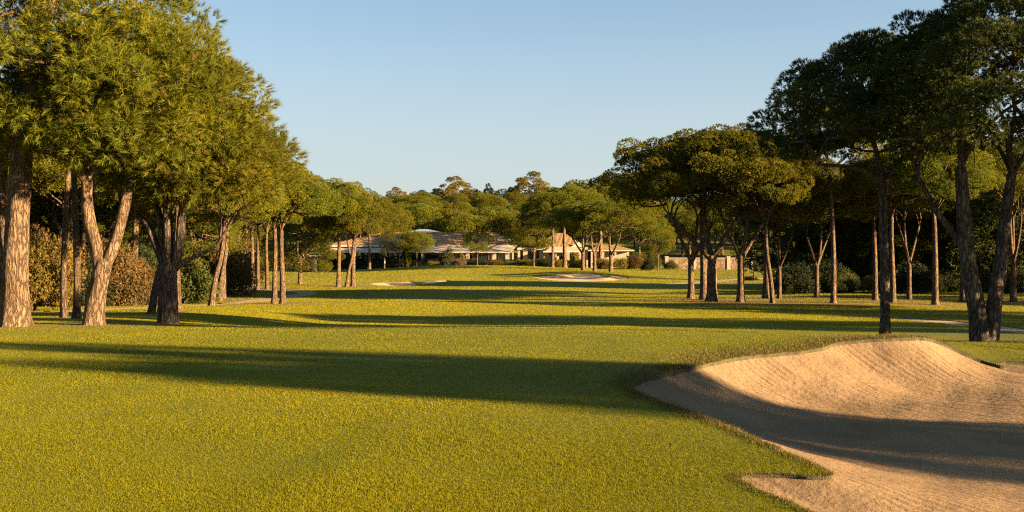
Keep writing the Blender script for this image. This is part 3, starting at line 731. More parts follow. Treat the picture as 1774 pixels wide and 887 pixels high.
put('tall', 1547, 524, 260, 80, 'dark pine trunk just beyond the slender pine past the bunker', 2.0, ymin=40, group=G)
put('vase', 1575, 519, 275, 80, 'pine forked like a lyre deep in the grove', 3.7, ymin=45, group=G)
put('tall', 1620, 528, 255, 85, 'upright dark pine midway between the lyre fork and the twin stems', .8, ymin=40, group=G)
put('tall', 1668, 523, 250, 80, 'dark pine trunk partly covered by the twin stemmed pine', 5.0, ymin=40, group=G)
put('vase', 1755, 523, 240, 95, 'shaded pine at the far edge of the grove beyond the twin stems', 4.4, ymin=40, group=G)

# woodland that closes the view on both sides: crowns and trunks that read one by one but alike
def shades(x, y, h, r=6.0):
    """would a tree here throw its shade on the green, its bunkers or the clubhouse front?"""
    for tx, ty, tz in ((8.5, 113, -1), (14, 118, -1), (-12, 106, -1.5), (-4, 148, -.8), (-14, 150, -.8), (4, 128, -1), (-4, 95, -1.7)):
        d = (x - tx) * SUN_H[0] + (y - ty) * SUN_H[1]
        if d > 0 and abs((x - tx) * SUN_H[1] - (y - ty) * SUN_H[0]) < r and tz + d * math.tan(SUN_EL) < float(B(x, y)) + h: return True
    return False
rg = np.random.default_rng(31)
GW = 'pines of the dim wood behind the grove'
for i in range(34):
    px = 1370 + (i % 17) * 27 + rg.uniform(-10, 10) + 8 * (i // 17); Y = ([97, 101][i // 17] + rg.uniform(-2, 2)) / (1 + math.tan(SUN_AZ) * (px - CX) / F); x = PX(px, Y)
    kd = ['bushy', 'tall', 'far_d', 'vase', 'bushy'][rg.integers(5)]; h = rg.uniform(.85, 1.0) * min(11, (x + 8) * .23 + .6); s = rg.uniform(.85, 1.1)
    K[kd].put('woodland_pine', (x, Y, float(B(x, Y))), rg.uniform(0, 6.28), (s, s, h / 10), 'dim pine in the wood that closes the view behind the grove', 'pine', GW)
GL = 'pines of the wood beside the path'
for i in range(34):
    px = -110 + (i % 17) * 34 + rg.uniform(-12, 12); Y = [58, 92][i // 17] + rg.uniform(-8, 8) + max(0, px - 250) * .14; x = PX(px, Y)
    kd = ['bushy', 'tall', 'bushy', 'vase', 'lean'][rg.integers(5)]; h = rg.uniform(7.5, 10.5); s = rg.uniform(.85, 1.15)
    K[kd].put('woodland_pine', (x, Y, float(B(x, Y))), rg.uniform(0, 6.28), (s, s, h / 10), 'pine of the lit wood that closes the view beyond the path', 'pine', GL)
# trees whose shade falls across the picture, standing beside the viewer
GS = 'pines beside the bunker outside the picture'
for (x, y, kd, h, s) in ((27, 4.1, 'bushy', 8.5, .34), (36, 1.3, 'bushy', 11.5, .28), (40, -2.2, 'slim', 11, .52), (46, -4.2, 'slim', 11.5, .45), (26, 12.3, 'slim', 10.3, .6), (19.2, 21.8, 'bushy', 7.5, .8), (17.8, 25.6, 'vase', 8.0, .8), (26, 22, 'vase', 8.3, .8),
        (33, 30, 'vase', 10, .75), (45, 28.5, 'tall', 11, .9), (40, 28.5, 'slim', 10, .9), (58, 23, 'tall', 11, .9), (39, 46.5, 'slim', 10, .9), (52, 42.5, 'tall', 11, .8), (46, 64.2, 'slim', 11, .36), (48, 72.5, 'slim', 11, .40), (60, 32, 'vase', 10, .8), (56, 37, 'tall', 10, .8), (64, 25, 'tall', 10, .8), (62, 55, 'tall', 10, .8), (66, 62, 'vase', 10, .8), (70, 47, 'tall', 10, .9)):
    K[kd].put('stone_pine', (x, y, float(B(x, y))), x, (s, s, h / 10), 'pine outside the picture whose shade falls over the grass', 'stone pine', GS)

# wooded hill behind the clubhouse
GH = 'umbrella pines on the hill behind the clubhouse'
n = 0
for Y, step, h0, x0, x1 in ((204, 6.5, 10.5, 24, 105), (226, 6.6, 11.6, -62, 110), (246, 7.5, 10.8, -75, 85), (270, 8.5, 9.5, -90, 95), (298, 9.5, 8.5, -110, 110), (325, 10, 8, -120, 120)):
    for x in np.arange(x0, x1, step):
        xx = x + rg.uniform(-2, 2); yy = Y + rg.uniform(-7, 7); pxx = CX + F * xx / yy
        hh = h0 * rg.uniform(.9, 1.1); kd = ['far_a', 'far_b', 'far_b'][rg.integers(3)]; s = rg.uniform(.9, 1.25)
        K[kd].put('stone_pine', (xx, yy, float(B(xx, yy))), rg.uniform(0, 6.28), (s, s, hh / 10), 'umbrella pine among many alike on the wooded hill behind the clubhouse', 'stone pine', GH)
def far(kd, px, top, half, Y, label, rz, cat='pine', name='hilltop_pine'):
    x = PX(px, Y); z = float(B(x, Y)); h = PZ(top, Y) - z; s = half / F * Y / RX[kd]
    K[kd].put(name, (x, Y, z), rz, (s, s, h / 10), label, cat)
far('far_c', 790, 311, 36, 350, 'golden feathery pine standing free on the hilltop above the clubhouse roof', .4)
far('far_c', 922, 303, 36, 345, 'tallest golden pine on the hilltop, above the corner of the clubhouse', 2.5)
far('far_c', 846, 322, 12, 352, 'thin pale treetop between the two golden hilltop pines', 1.1)
far('far_c', 958, 328, 16, 350, 'small golden treetop leaning out from the tallest golden hilltop pine', 3.1)
far('far_c', 686, 328, 22, 350, 'low golden bushy treetop at the end of the hill crest', 5)
far('far_d', 872, 332, 28, 345, 'dark round treetop between the golden hilltop pines', 1)
far('far_d', 735, 334, 26, 352, 'dark grey treetop just beside the free golden pine', 2)
far('far_c', 815, 336, 34, 340, 'broad golden crown below the free golden hilltop pine', 4)
far('far_b', 720, 342, 52, 300, 'brownish domed crown like a low hill beneath the dark grey treetop', 4, 'stone pine', 'stone_pine')

# ------------------------------------------------------------------ shrubs
S = {}
S['brown'] = bush('brown_bush', 41, 'leaf_brown', 1.4, 1.3, 1.3, 60, .42, 240, .17, 6, .06)
S['gold'] = bush('gold_bush', 42, 'leaf_gold', 1.3, 1.2, 1.1, 55, .40, 240, .17, 6, .06)
S['green'] = bush('green_bush', 43, 'leaf_green', 1.3, 1.2, 1.0, 55, .40, 240, .17, 6, .06)
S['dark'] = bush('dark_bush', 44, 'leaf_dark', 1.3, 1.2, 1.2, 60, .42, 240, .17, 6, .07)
S['lime'] = bush('lime_bush', 45, 'leaf_lime', .9, .9, 1.2, 40, .36, 240, .22, 6, .08)
S['mauve'] = bush('mauve_bush', 46, 'leaf_mauve', 1.4, 1.0, .8, 50, .36, 260, .14, 6, .06)
GB = 'undergrowth of the wood beside the path'
for i in range(46):
    px = -60 + (i % 15) * 34 + rg.uniform(-16, 16); Y = [47, 60, 72, 52][i // 15] + rg.uniform(-5, 5) + max(0, px - 220) * .16; x = PX(px, Y)
    kd = ['brown', 'gold', 'green', 'brown', 'dark'][rg.integers(5)]; s = rg.uniform(.6, 1.4)
    put_bush(S[kd], 'undergrowth_shrub', (x, Y, float(B(x, Y))), rg.uniform(0, 6.28), (s, s, s * rg.uniform(1.1, 1.9)),
        {'brown': 'brown leaved shrub', 'gold': 'golden lit shrub', 'green': 'green leaved shrub', 'dark': 'dark leaved shrub'}[kd] + ' under the pines of the wood beside the path', 'shrub', GB)
GB2 = 'undergrowth of the dim wood behind the grove'
for i in range(34):
    px = 1365 + (i % 17) * 27 + rg.uniform(-10, 10); Y = [78, 90][i // 17] + rg.uniform(-5, 5); x = PX(px, Y)
    kd = ['dark', 'dark', 'green', 'gold', 'dark'][rg.integers(5)]; s = rg.uniform(.6, 1.3)
    put_bush(S[kd], 'undergrowth_shrub', (x, Y, float(B(x, Y))), rg.uniform(0, 6.28), (s, s, s * rg.uniform(.8, 1.2)),
        {'gold': 'golden lit shrub', 'green': 'green leaved shrub', 'dark': 'dark leaved shrub'}[kd] + ' under the dim pines behind the grove', 'shrub', GB2)
# clubhouse planting: px, top row, half width px, Y, kind, label
for j, (px, top, half, Y, kd, lb, ct) in enumerate((
    (725, 450, 17, 168, 'green', 'rounded green shrub at the foot of the golden young tree', 'shrub'),
    (752, 450, 16, 170, 'gold', 'yellowish shrub in the clubhouse bed next to the rounded green one', 'shrub'),
    (772, 424, 16, 171, 'green', 'tall pointed green shrub before the terrace awning', 'conifer'),
    (790, 447, 19, 168, 'mauve', 'dusty mauve flowering shrub in the bed behind the green', 'flowering shrub'),
    (800, 437, 9, 172, 'lime', 'lime leaved plant standing above the mauve shrub', 'leafy plant'),
    (707, 436, 7, 172, 'lime', 'yellow green plant between the two young trees', 'leafy plant'),
    (663, 428, 12, 172, 'lime', 'tall yellow leaved plant above the dark hedge', 'leafy plant'),
    (620, 438, 9, 172, 'lime', 'yellow green plant behind the row of three pines', 'leafy plant'),
    (830, 449, 18, 171, 'dark', 'dark low shrub behind the small round tree', 'shrub'),
    (858, 449, 17, 169, 'gold', 'grassy golden shrub under the terrace corner', 'shrub'),
    (884, 449, 16, 169, 'green', 'green shrub between the terrace corner and the dense round tree', 'shrub'),
    (912, 448, 18, 169, 'gold', 'golden shrub behind the stem of the dense round tree', 'shrub'),
    (940, 448, 16, 170, 'dark', 'dark shrub beneath the bright clubhouse pillars', 'shrub'),
    (968, 447, 16, 171, 'gold', 'golden shrub behind the dark umbrella pine trunks', 'shrub'),
    (996, 436, 11, 172, 'lime', 'tall lime plant glowing between the umbrella pine trunks', 'leafy plant'),
    (1000, 448, 16, 166, 'gold', 'pale golden shrub at the foot of the lime plant', 'shrub'),
    (1045, 444, 17, 170, 'gold', 'brown gold shrub seen between the forked umbrella pines', 'shrub'),
    (1078, 443, 18, 170, 'gold', 'lit golden shrub past the last forked umbrella pine', 'shrub'),
    (1104, 441, 15, 170, 'brown', 'brown shrub beside the clipped dark bush', 'shrub'),
    (1122, 449, 11, 163, 'dark', 'clipped dark bush near the small round pine', 'shrub'),
    (1128, 425, 16, 178, 'green', 'tall green shrub behind the small round pine', 'shrub'),
    (1160, 447, 13, 168, 'green', 'trimmed green shrub at the end of the stone wall', 'shrub'),
    (1300, 478, 12, 112, 'dark', 'low dark shrub beside the grey path', 'shrub'),
    (1325, 452, 10, 165, 'lime', 'yellow green shrub at the end of the stone wall', 'shrub'),
    )):
    x = PX(px, Y); z = float(B(x, Y)); s = half / F * Y / 1.45; h = PZ(top, Y) - z
    put_bush(S[kd], 'conifer' if ct == 'conifer' else ct.replace(' ', '_'), (x, Y, z), j * 1.3, (s, s, h / (2.0 if kd != 'mauve' else 1.5)), lb, ct)

# long clipped hedge in front of the clubhouse
def hedge(name, px0, px1, top, Y, label, leaf, dep=1.6):
    rgh = np.random.default_rng(int(px0)); x0, x1 = PX(px0, Y), PX(px1, Y); xm = (x0 + x1) / 2; z = float(B(xm, Y)) - .1; h = PZ(top, Y) - z
    n = int((x1 - x0) * 130); xs = rgh.uniform(x0 - xm, x1 - xm, n); w_ = rgh.random(n); top_ = h * (1 + .06 * np.sin(xs * .9) + .04 * np.sin(xs * 2.3))
    y_ = np.where(w_ < .6, -dep / 2 + rgh.normal(0, .07, n), rgh.uniform(-dep / 2, dep / 2, n)); z_ = np.where(w_ < .6, rgh.uniform(.02, 1, n) * top_, top_ + rgh.normal(0, .05, n))
    A = np.column_stack([rgh.normal(0, .4, n), np.where(w_ < .6, -1., 0), np.where(w_ < .6, .3, 1.)]); A = nrm(A + rgh.normal(0, .35, A.shape))
    V, T3, tt = needles(np.column_stack([xs, y_, z_]), A, np.full(n, .26), 6, .1, .7, rgh, .45 + .2 * np.sin(xs * 1.7) + rgh.normal(0, .1, n))
    e = empty(name, (xm, Y, z)); tag(e, label, 'hedge'); obj('foliage', mesh_np('hedge_foliage', V, T3, None, (M[leaf],), False, tint=tt), e)
    st = MB(); st.box(x0 - xm + .1, x1 - xm - .1, -dep / 2 + .15, dep / 2 - .15, 0, h * .9); st.build('branch_core', M['hedge_core'], e)
M['hedge_core'] = simple('hedge_branches', (.022, .02, .012), .95, .4, 6)
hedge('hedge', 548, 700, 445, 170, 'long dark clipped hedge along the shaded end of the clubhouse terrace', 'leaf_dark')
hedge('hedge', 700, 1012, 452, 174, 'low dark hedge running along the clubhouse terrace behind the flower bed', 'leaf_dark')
hedge('hedge', 1086, 1120, 444, 174, 'short brown green hedge before the low clubhouse end', 'leaf_green')
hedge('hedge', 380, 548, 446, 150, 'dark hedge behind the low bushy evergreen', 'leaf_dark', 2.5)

# ------------------------------------------------------------------ clubhouse
def tile_mat():
    m, n, l = mat('clay_roof_tiles')
    tc = N(n, 'ShaderNodeTexCoord'); co = tc.outputs['Object']
    nz = noise(n, l, co, 2.2, 4); r = ramp(n, [(.3, (.135, .078, .030)), (.7, (.22, .136, .052))]); l.new(nz.outputs['Fac'], r.inputs[0])
    mp = N(n, 'ShaderNodeMapping'); l.new(co, mp.inputs['Vector'])
    wv = N(n, 'ShaderNodeTexWave', Scale=1.3, Distortion=.3); wv.bands_direction = 'X'; l.new(mp.outputs[0], wv.inputs['Vector'])
    wz = N(n, 'ShaderNodeTexWave', Scale=.9, Distortion=.3); wz.bands_direction = 'Z'; l.new(mp.outputs[0], wz.inputs['Vector'])
    fn = noise(n, l, co, 9, 3); c = mix(n, l, .6, r.outputs[0], fn.outputs['Color'], 'SOFT_LIGHT')
    p = N(n, 'ShaderNodeBsdfPrincipled', Roughness=.85); l.new(c, p.inputs['Base Color'])
    h = math_(n, l, 'ADD', wv.outputs['Fac'], wz.outputs['Fac']); b = N(n, 'ShaderNodeBump', Strength=.6, Distance=.1); l.new(h, b.inputs['Height']); l.new(b.outputs[0], p.inputs['Normal'])
    o = N(n, 'ShaderNodeOutputMaterial'); l.new(p.outputs[0], o.inputs[0]); return m
M['tile'] = tile_mat()
M['white'] = simple('white_paint', (.37, .34, .30), .6, .05, 2)
M['canvas'] = simple('beige_awning_canvas', (.28, .23, .18), .85, .08, 1.5)
M['wall'] = simple('cream_render_wall', (.27, .215, .165), .85, .08, 1.2)
M['stone'] = simple('stone_terrace', (.30, .26, .21), .9, .15, 2)
M['metal'] = simple('dark_window_frame', (.05, .045, .04), .4, .1, 2)
gm, gn, gl = mat('dark_window_glass'); gp = N(gn, 'ShaderNodeBsdfPrincipled', Roughness=.05); gp.inputs['Base Color'].default_value = (.012, .014, .016, 1)
gl.new(gp.outputs[0], N(gn, 'ShaderNodeOutputMaterial').inputs[0]); M['glass'] = gm
gm, gn, gl = mat('grey_roof_glazing'); gp = N(gn, 'ShaderNodeBsdfPrincipled', Roughness=.25); gp.inputs['Base Color'].default_value = (.20, .26, .33, 1)
gl.new(gp.outputs[0], N(gn, 'ShaderNodeOutputMaterial').inputs[0]); M['glaze'] = gm

YC = 182.0; zg = float(B(PX(760, YC), YC)) - .1; xo = PX(735, YC)
ch = empty('clubhouse', (xo, YC, zg)); tag(ch, 'long low clubhouse with tiled hip roof, white fascia and shaded terrace', 'clubhouse')
def cx_(px): return PX(px, YC) - xo
def cz_(py): return PZ(py, YC) - zg
MB().box(cx_(560), cx_(900), -5.5, 12, -.3, .12).build('terrace', M['stone'], ch)
MB().box(cx_(572), cx_(890), 1.6, 11.5, .12, cz_(426)).build('wall', M['wall'], ch)
rf = MB().hip(cx_(566), cx_(896), -.6, 13, cz_(424.5), cz_(402.5), 9, 4.2).build('roof', M['tile'], ch)
rd = MB(); V, T3, Q, *_ = tube(np.array([[cx_(566) + 9, 6.2, cz_(402.5)], [cx_(735), 6.2, cz_(402.4)], [cx_(896) - 4.2, 6.2, cz_(402.5)]]), [.14, .14, .14], 6, 6); rd.add(V, T3, Q); rd.build('ridge_tiles', M['tile'], rf)
rd = MB(); V, T3, Q, *_ = tube(np.array([[cx_(896) - 4.2, 6.2, cz_(402.5) + .02], [cx_(896) - 2.1, 2.8, cz_(413.5) + .03], [cx_(896), -.6, cz_(424.5) + .03]]), [.1, .1, .1], 6, 6); rd.add(V, T3, Q); rd.build('hip_tiles', M['tile'], rf)
MB().box(cx_(567), cx_(895), -.62, -.45, cz_(427.4), cz_(424.9)).build('fascia', M['white'], ch)
MB().box(cx_(894.2), cx_(895.8), -.40, 12.5, cz_(427.4), cz_(424.9)).build('fascia', M['white'], ch)
aw = MB().slab([(cx_(715), -4.6, cz_(437.0)), (cx_(884), -4.6, cz_(437.0)), (cx_(893), -.66, cz_(427.8)), (cx_(715), -.66, cz_(427.8))], .06).build('awning', M['canvas'], ch)
aw2 = MB().slab([(cx_(574), -4.4, cz_(436.6)), (cx_(700), -4.4, cz_(436.6)), (cx_(700), -.66, cz_(429.3)), (cx_(574), -.66, cz_(429.3))], .06).build('awning', M['canvas'], ch)
for a0, a1, pr in ((715, 884, aw), (574, 700, aw2)):
    MB().box(cx_(a0), cx_(a1), -4.68, -4.6, cz_(437.9), cz_(436.7)).build('valance', M['white'], pr)
for px in (588, 640, 690, 735, 775, 812, 857, 884):
    wd_ = .34 if px in (812, 857, 884) else .16
    MB().box(cx_(px) - wd_, cx_(px) + wd_, -4.5, -4.5 + 2 * wd_, .12, cz_(438)).build('pillar', M['wall'], ch)
for k, px in enumerate(range(590, 880, 29)):
    g_ = MB().box(cx_(px), cx_(px + 24), 1.52, 1.6, .2, cz_(437)).build('glass_door', M['glass'], ch)
    f_ = MB(); x0, x1, z1 = cx_(px), cx_(px + 24), cz_(437)
    f_.box(x0 - .06, x0 + .06, 1.46, 1.52, .2, z1); f_.box(x1 - .06, x1 + .06, 1.46, 1.52, .2, z1); f_.box((x0 + x1) / 2 - .04, (x0 + x1) / 2 + .04, 1.46, 1.52, .2, z1); f_.box(x0 + .06, x1 - .06, 1.44, 1.5, z1 - .1, z1 + .02)
    f_.build('door_frame', M['metal'], g_)
lt = MB().box(cx_(699), cx_(757), 7, 13, cz_(405), cz_(401.2)).build('roof_lantern', M['white'], ch)
MB().hip(cx_(697), cx_(759), 6.6, 13.4, cz_(400.6), cz_(395.2), 2.2, 2.8, .1).build('lantern_glazing', M['glaze'], lt)
MB().box(cx_(696), cx_(757.5), 6.4, 6.62, cz_(401.6), cz_(400.2)).build('lantern_trim', M['white'], lt)
for px, y0 in ((818, 5.4),):
    c_ = MB().box(cx_(px) - .3, cx_(px) + .3, y0, y0 + .7, cz_(406), cz_(399.8)).build('chimney', M['wall'], rf)

Y2 = 186.0; zg2 = float(B(PX(990, Y2), Y2)) - .1; xo2 = PX(990, Y2)
ch2 = empty('clubhouse_pavilion', (xo2, Y2, zg2)); tag(ch2, 'bright sunlit pavilion with tan roofs and cream pillars behind the umbrella pine trunks', 'pavilion')
def dx(px): return PX(px, Y2) - xo2
def dz(py): return PZ(py, Y2) - zg2
MB().box(dx(898), dx(1098), -4.5, 10, -.3, .12).build('terrace', M['stone'], ch2)
MB().box(dx(900), dx(1020), 2.0, 9.5, .12, dz(428)).build('wall', M['wall'], ch2)
MB().hip(dx(932), dx(1012), -.4, 11, dz(426.5), dz(403), 3.4, 3.4).build('roof', M['tile'], ch2)
MB().box(dx(896), dx(945), -1.2, 1.4, dz(432.5), dz(429)).build('canopy_beam', M['white'], ch2)
MB().slab([(dx(945), -3.4, dz(435.5)), (dx(1006), -3.4, dz(435.5)), (dx(1003), -.5, dz(427.5)), (dx(948), -.5, dz(427.5))], .12).build('awning', M['canvas'], ch2)
MB().box(dx(940), dx(1010), -3.6, -3.42, dz(437), dz(434.6)).build('fascia', M['white'], ch2)
gb = MB(); gb.add([(dx(988), -.6, dz(428)), (dx(1008), -.6, dz(428)), (dx(1003), -.6, dz(419)), (dx(988), -.35, dz(428)), (dx(1008), -.35, dz(428)), (dx(1003), -.35, dz(419))],
    T=[(0, 1, 2), (5, 4, 3)], Q=[(0, 3, 4, 1), (1, 4, 5, 2), (2, 5, 3, 0)]); gb.build('gable', M['white'], ch2)
for px in (899, 910, 926, 938, 947, 966, 984, 1004):
    wd_ = .42 if px in (910, 938, 947) else .22
    MB().box(dx(px) - wd_, dx(px) + wd_, -1.0, -1.0 + 2 * wd_, .12, dz(432.6)).build('pillar', M['wall'], ch2)
for px in (902, 918, 930, 952, 970, 990):
    g_ = MB().box(dx(px), dx(px + 11), 1.92, 2.0, .2, dz(436)).build('glass_door', M['glass'], ch2)
    MB().box(dx(px + 5.5) - .05, dx(px + 5.5) + .05, 1.86, 1.92, .2, dz(436)).build('door_frame', M['metal'], g_)
MB().box(dx(1025), dx(1092), 2.0, 9.5, .12, dz(433)).build('wall', M['wall'], ch2)
MB().hip(dx(1018), dx(1099), -.5, 10.5, dz(433.2), dz(424), 3, 3).build('roof', M['tile'], ch2)
MB().box(dx(1018.5), dx(1098.5), -.52, -.35, dz(435), dz(433.6)).build('fascia', M['white'], ch2)
for px in (1025, 1045, 1066, 1088):
    MB().box(dx(px) - .16, dx(px) + .16, -.3, 0, .12, dz(435)).build('pillar', M['wall'], ch2)

# stone boundary wall with pale posts, small posts and a bench by the hedge
def wall_mat():
    m, n, l = mat('rough_stone_wall'); tc = N(n, 'ShaderNodeTexCoord')
    v = N(n, 'ShaderNodeTexVoronoi', feature='F1', Scale=2.2); l.new(tc.outputs['Object'], v.inputs['Vector']); e = N(n, 'ShaderNodeTexVoronoi', feature='DISTANCE_TO_EDGE', Scale=2.2); l.new(tc.outputs['Object'], e.inputs['Vector'])
    r = ramp(n, [(0, (.09, .058, .035)), (1, (.22, .15, .09))]); s = N(n, 'ShaderNodeSeparateColor'); l.new(v.outputs['Color'], s.inputs[0]); l.new(s.outputs[0], r.inputs[0])
    er = ramp(n, [(0, (.3, .3, .3)), (.08, (1, 1, 1))]); l.new(e.outputs['Distance'], er.inputs[0]); c = mix(n, l, 1., r.outputs[0], er.outputs[0], 'MULTIPLY')
    p = N(n, 'ShaderNodeBsdfPrincipled', Roughness=.9); l.new(c, p.inputs['Base Color']); b = N(n, 'ShaderNodeBump', Strength=.6, Distance=.08); l.new(er.outputs[0], b.inputs['Height']); l.new(b.outputs[0], p.inputs['Normal'])
    o = N(n, 'ShaderNodeOutputMaterial'); l.new(p.outputs[0], o.inputs[0]); return m
M['stonewall'] = wall_mat()
YW = 172.0; xw = PX(1230, YW); zw = float(B(xw, YW)) - .1
wl_ = empty('boundary_wall', (xw, YW, zw)); tag(wl_, 'low brown stone wall with pale posts behind the grove trunks', 'wall')
def wx(px): return PX(px, YW) - xw
def wz(py): return PZ(py, YW) - zw
b_ = MB(); b_.box(wx(1156), wx(1304), 0, .45, -.2, wz(447.5)); b_.build('wall', M['stonewall'], wl_)
MB().box(wx(1155.5), wx(1304.5), -.05, .5, wz(447.5), wz(446.5)).build('coping', M['stone'], wl_)
for px in (1155, 1203, 1236, 1262, 1304):
    p_ = MB().box(wx(px) - .28, wx(px) + .28, -.12, .57, -.2, wz(445)).build('post', M['wall'], wl_)
    MB().box(wx(px) - .34, wx(px) + .34, -.18, .63, wz(445), wz(444)).build('post_cap', M['stone'], p_)
def stake(px, py, top, Y, label, r=.09):
    x = PX(px, Y); z = float(B(x, Y)); h = PZ(top, Y) - z
    mb = MB(); V, T3, Q, *_ = tube(np.array([[0, 0, -.1], [0.02, 0, h * .5], [0, 0, h]]), [r, r, r * .9], 8, 3); mb.add(V, T3, Q)
    o = mb.build('marker_post', M['wall'], None, True); o.location = (x, Y, z); tag(o, label, 'post'); return o
stake(666, 465, 447, 160, 'pale leaning post in front of the dark hedge', .11)
stake(637, 467, 463, 158, 'short white marker at the foot of the dark hedge', .12)

# ------------------------------------------------------------------ grass: blades of the mown fairway, longer fringe round the bunker
rg = np.random.default_rng(5)
def blades(n, pxr, pyr, hmin, hmax, wpx, fringe=False):
    px = rg.uniform(*pxr, n); py = rg.uniform(*pyr, n)
    y = np.full(n, 8.0)
    for _ in range(9):
        x = (px - CX) / F * y; y = .25 * y + .75 * np.clip(F * (CAMZ - B(x, y)) / np.maximum(py - HY, 1), 3, 40)
    x = (px - CX) / F * y
    ok = (y < 30) & ~inside(P_coarse, x, y)
    return x[ok], y[ok]
def blade_mesh(x, y, ht, wd, lean, t):
    n = len(x); z = B(x, y) - .004
    ph = rg.uniform(0, 6.28, n); ln = np.abs(rg.normal(0, lean, n)) * ht
    top = np.column_stack([x + np.cos(ph) * ln, y + np.sin(ph) * ln, z + ht * rg.uniform(.75, 1.1, n)])
    a = rg.uniform(0, 6.28, n); sx, sy = np.cos(a) * wd / 2, np.sin(a) * wd / 2
    b0 = np.column_stack([x - sx, y - sy, z]); b1 = np.column_stack([x + sx, y + sy, z])
    V = np.stack([b0, b1, top], 1).reshape(-1, 3)
    return V, np.arange(3 * n).reshape(-1, 3), np.repeat(t, 3)
x, y = blades(950000, (-260, 2050), (555, 960), 0, 0, 0)
for o in list(COL.objects):
    if o.type == 'EMPTY' and o.location.y < 45 and o.get('category') == 'stone pine':
        d2 = (x - o.location.x) ** 2 + (y - o.location.y) ** 2; kp = rg.random(len(x)) > np.exp(-d2 / .8); x, y = x[kp], y[kp]
patch = np.sin(x * 1.3 + 1.7 * np.sin(y * .9)) * np.sin(y * 1.7 + np.sin(x * 2.1)) * .5 + .5
big = np.sin(x * .37 + 2 * np.sin(y * .21 + 1)) * np.sin(y * .45 + 1.5 * np.sin(x * .3)); worn = np.exp(-((x + 1.6 - .16 * (y - 8) + .12 * np.sin(y * 2)) / .28) ** 2) * ss((11 - y) / 2)
tint = np.clip(.44 + .16 * (patch - .5) + .17 * big - .20 * worn + rg.normal(0, .14, len(x)), 0, 1)
ht = rg.uniform(.012, .023, len(x)) * (.75 + .5 * patch) * np.interp(y, [6, 20], [1, 1.25])
V, T3, tt = blade_mesh(x, y, ht, np.interp(y, [6, 24], [.0045, .013]), 1.0, tint)
tag(obj('grass', mesh_np('grass', V, T3, None, (M['blade'],), False, tint=tt)), kind='stuff')
n = 650000
px = rg.uniform(-150, 1930, n); py = rg.uniform(455, 572, n); y = np.full(n, 70.0)
for _ in range(16):
    xx = (px - CX) / F * y; y = .6 * y + .4 * np.clip(F * (CAMZ - B(xx, y)) / np.maximum(py - HY, 1), 24, 185)
xx = (px - CX) / F * y + rg.normal(0, .3, n); y = y + rg.normal(0, .8, n)
ok = y > 24
for k, P in POLYS[1:]: ok &= ~inside(P[::3], xx, y)
for o in list(COL.objects):
    if o.type == 'EMPTY' and o.location.y < 110 and o.get('category') in ('stone pine', 'pine'):
        d2 = (xx - o.location.x) ** 2 + ((y - o.location.y) * .8) ** 2; ok &= rg.random(len(xx)) > .85 * np.exp(-d2 / (1.0 if o.location.y < 45 else 3.2))
xx, y = xx[ok], y[ok]
patch = np.sin(xx * .31 + 1.7 * np.sin(y * .2)) * np.sin(y * .37 + np.sin(xx * .5)) * .5 + .5
V, T3, tt = blade_mesh(xx, y, np.interp(y, [24, 60, 160], [.024, .046, .085]) * rg.uniform(.7, 1.2, len(y)), np.interp(y, [24, 60, 160], [.011, .026, .060]), .7, np.clip(.50 + .14 * (patch - .5) + rg.normal(0, .08, len(y)), 0, 1))
tag(obj('fairway_grass', mesh_np('fairway_grass', V, T3, None, (M['fairway_blade'],), False, tint=tt)), kind='stuff')
seg_i = rg.integers(0, len(P_near), 60000); u_ = rg.random((len(seg_i), 1))
q = P_near[seg_i] * (1 - u_) + P_near[(seg_i + 1) % len(P_near)] * u_
off = np.abs(rg.normal(0, 1, len(q))) * np.interp(q[:, 1], [7, 12, 15], [.03, .12, .40]) + .01; dirn = nrm(q - np.array([5.5, 12.0])); q = q + dirn * off[:, None] + rg.normal(0, .03, q.shape)
kp = ~inside(P_near[::2], q[:, 0], q[:, 1]) & (q[:, 1] < 18.5); q = q[kp]
si = rg.integers(0, len(P_near), 26000); uu = rg.random((len(si), 1)); qe = P_near[si] * (1 - uu) + P_near[(si + 1) % len(P_near)] * uu
tg = nrm(P_near[(si + 1) % len(P_near)] - P_near[si]); wob = .5 + .5 * np.sin(si * .31) * np.sin(si * .083 + 1); qn = np.column_stack([tg[:, 1], -tg[:, 0]])
ccw = np.sum(P_near[:, 0] * np.roll(P_near[:, 1], -1) - np.roll(P_near[:, 0], -1) * P_near[:, 1]) > 0
qi = -qn if ccw else qn                                       # towards the sand
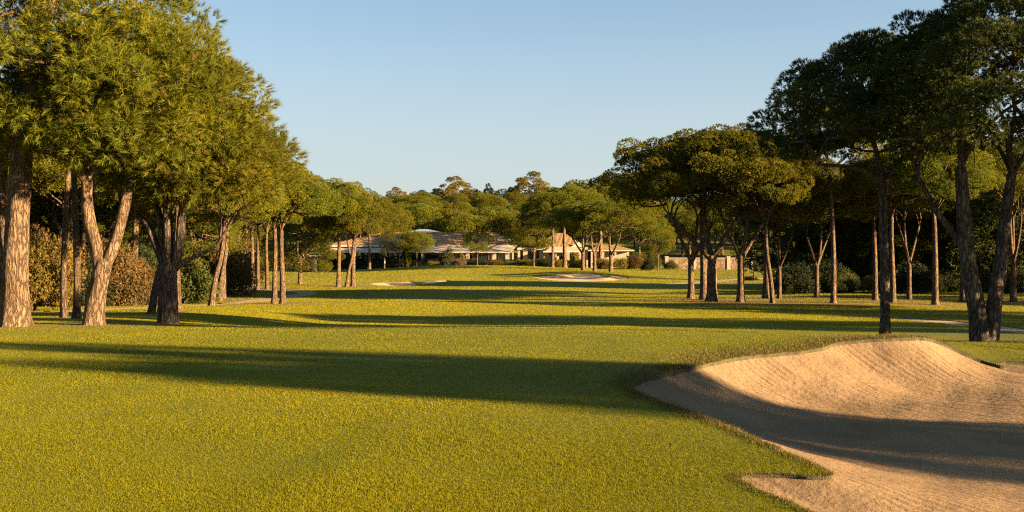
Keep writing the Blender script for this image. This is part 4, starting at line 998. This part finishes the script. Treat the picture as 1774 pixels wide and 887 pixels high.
base = qe - qi * rg.uniform(.0, .03, (len(qe), 1)); he = rg.uniform(.012, .034, len(qe)) * (.5 + .9 * wob); ze = B(base[:, 0], base[:, 1])
tip = np.column_stack([base + qi * (he * rg.uniform(.2, 1.1, len(qe)))[:, None] + rg.normal(0, .012, base.shape), ze + he * rg.uniform(-.7, .7, len(qe))])
sd = tg * (np.interp(base[:, 1], [6, 20], [.004, .011])[:, None]) / 2
Ve = np.stack([np.column_stack([base - sd, ze]), np.column_stack([base + sd, ze]), tip], 1).reshape(-1, 3)
V, T3, tt = blade_mesh(q[:, 0], q[:, 1], rg.uniform(.02, .055, len(q)) * np.interp(q[:, 1], [7, 14], [.7, 1.15]), np.interp(q[:, 1], [6, 20], [.005, .012]), .9, np.clip(rg.normal(.45, .22, len(q)), 0, 1))
T3 = np.vstack([T3, len(V) + np.arange(len(Ve)).reshape(-1, 3)]); V = np.vstack([V, Ve]); tt = np.concatenate([tt, np.repeat(np.clip(rg.normal(.4, .25, len(he)), 0, 1), 3)])
tag(obj('rough_grass', mesh_np('rough_grass', V, T3, None, (M['dry_blade'],), False, tint=tt)), kind='stuff')

# ground attributes: rougher turf under the trees and round the sand, needle litter
gxy = gV[:, :2]; gx, gy = gxy[:, 0], gxy[:, 1]
rough = np.zeros(len(gx)); lit = np.zeros(len(gx))
for k, P in POLYS[:1]:
    d = dist(P, gx, gy); rough = np.maximum(rough, np.exp(-(d / 1.1) ** 2) * ss((gy - 10) / 5))
for o in list(COL.objects):
    if o.type == 'EMPTY' and o.get('category') in ('stone pine', 'pine', 'evergreen') and o.location.y < 110:
        d = np.hypot(gx - o.location.x, gy - o.location.y); r_ = .9 + 1.0 * o.scale.x
        lit = np.maximum(lit, np.exp(-(d / (r_ * (1.6 if o.location.y > 45 else .55))) ** 2) * .85)
rough = np.maximum(rough, ss((np.abs(gx) - 9 - .10 * gy) / 4) * ss((gy - 22) / 8))
for nm, v in (('rough', rough), ('litter', lit)):
    a = ground.data.attributes.new(nm, 'FLOAT', 'POINT'); a.data.foreach_set('value', np.ascontiguousarray(v, np.float32))
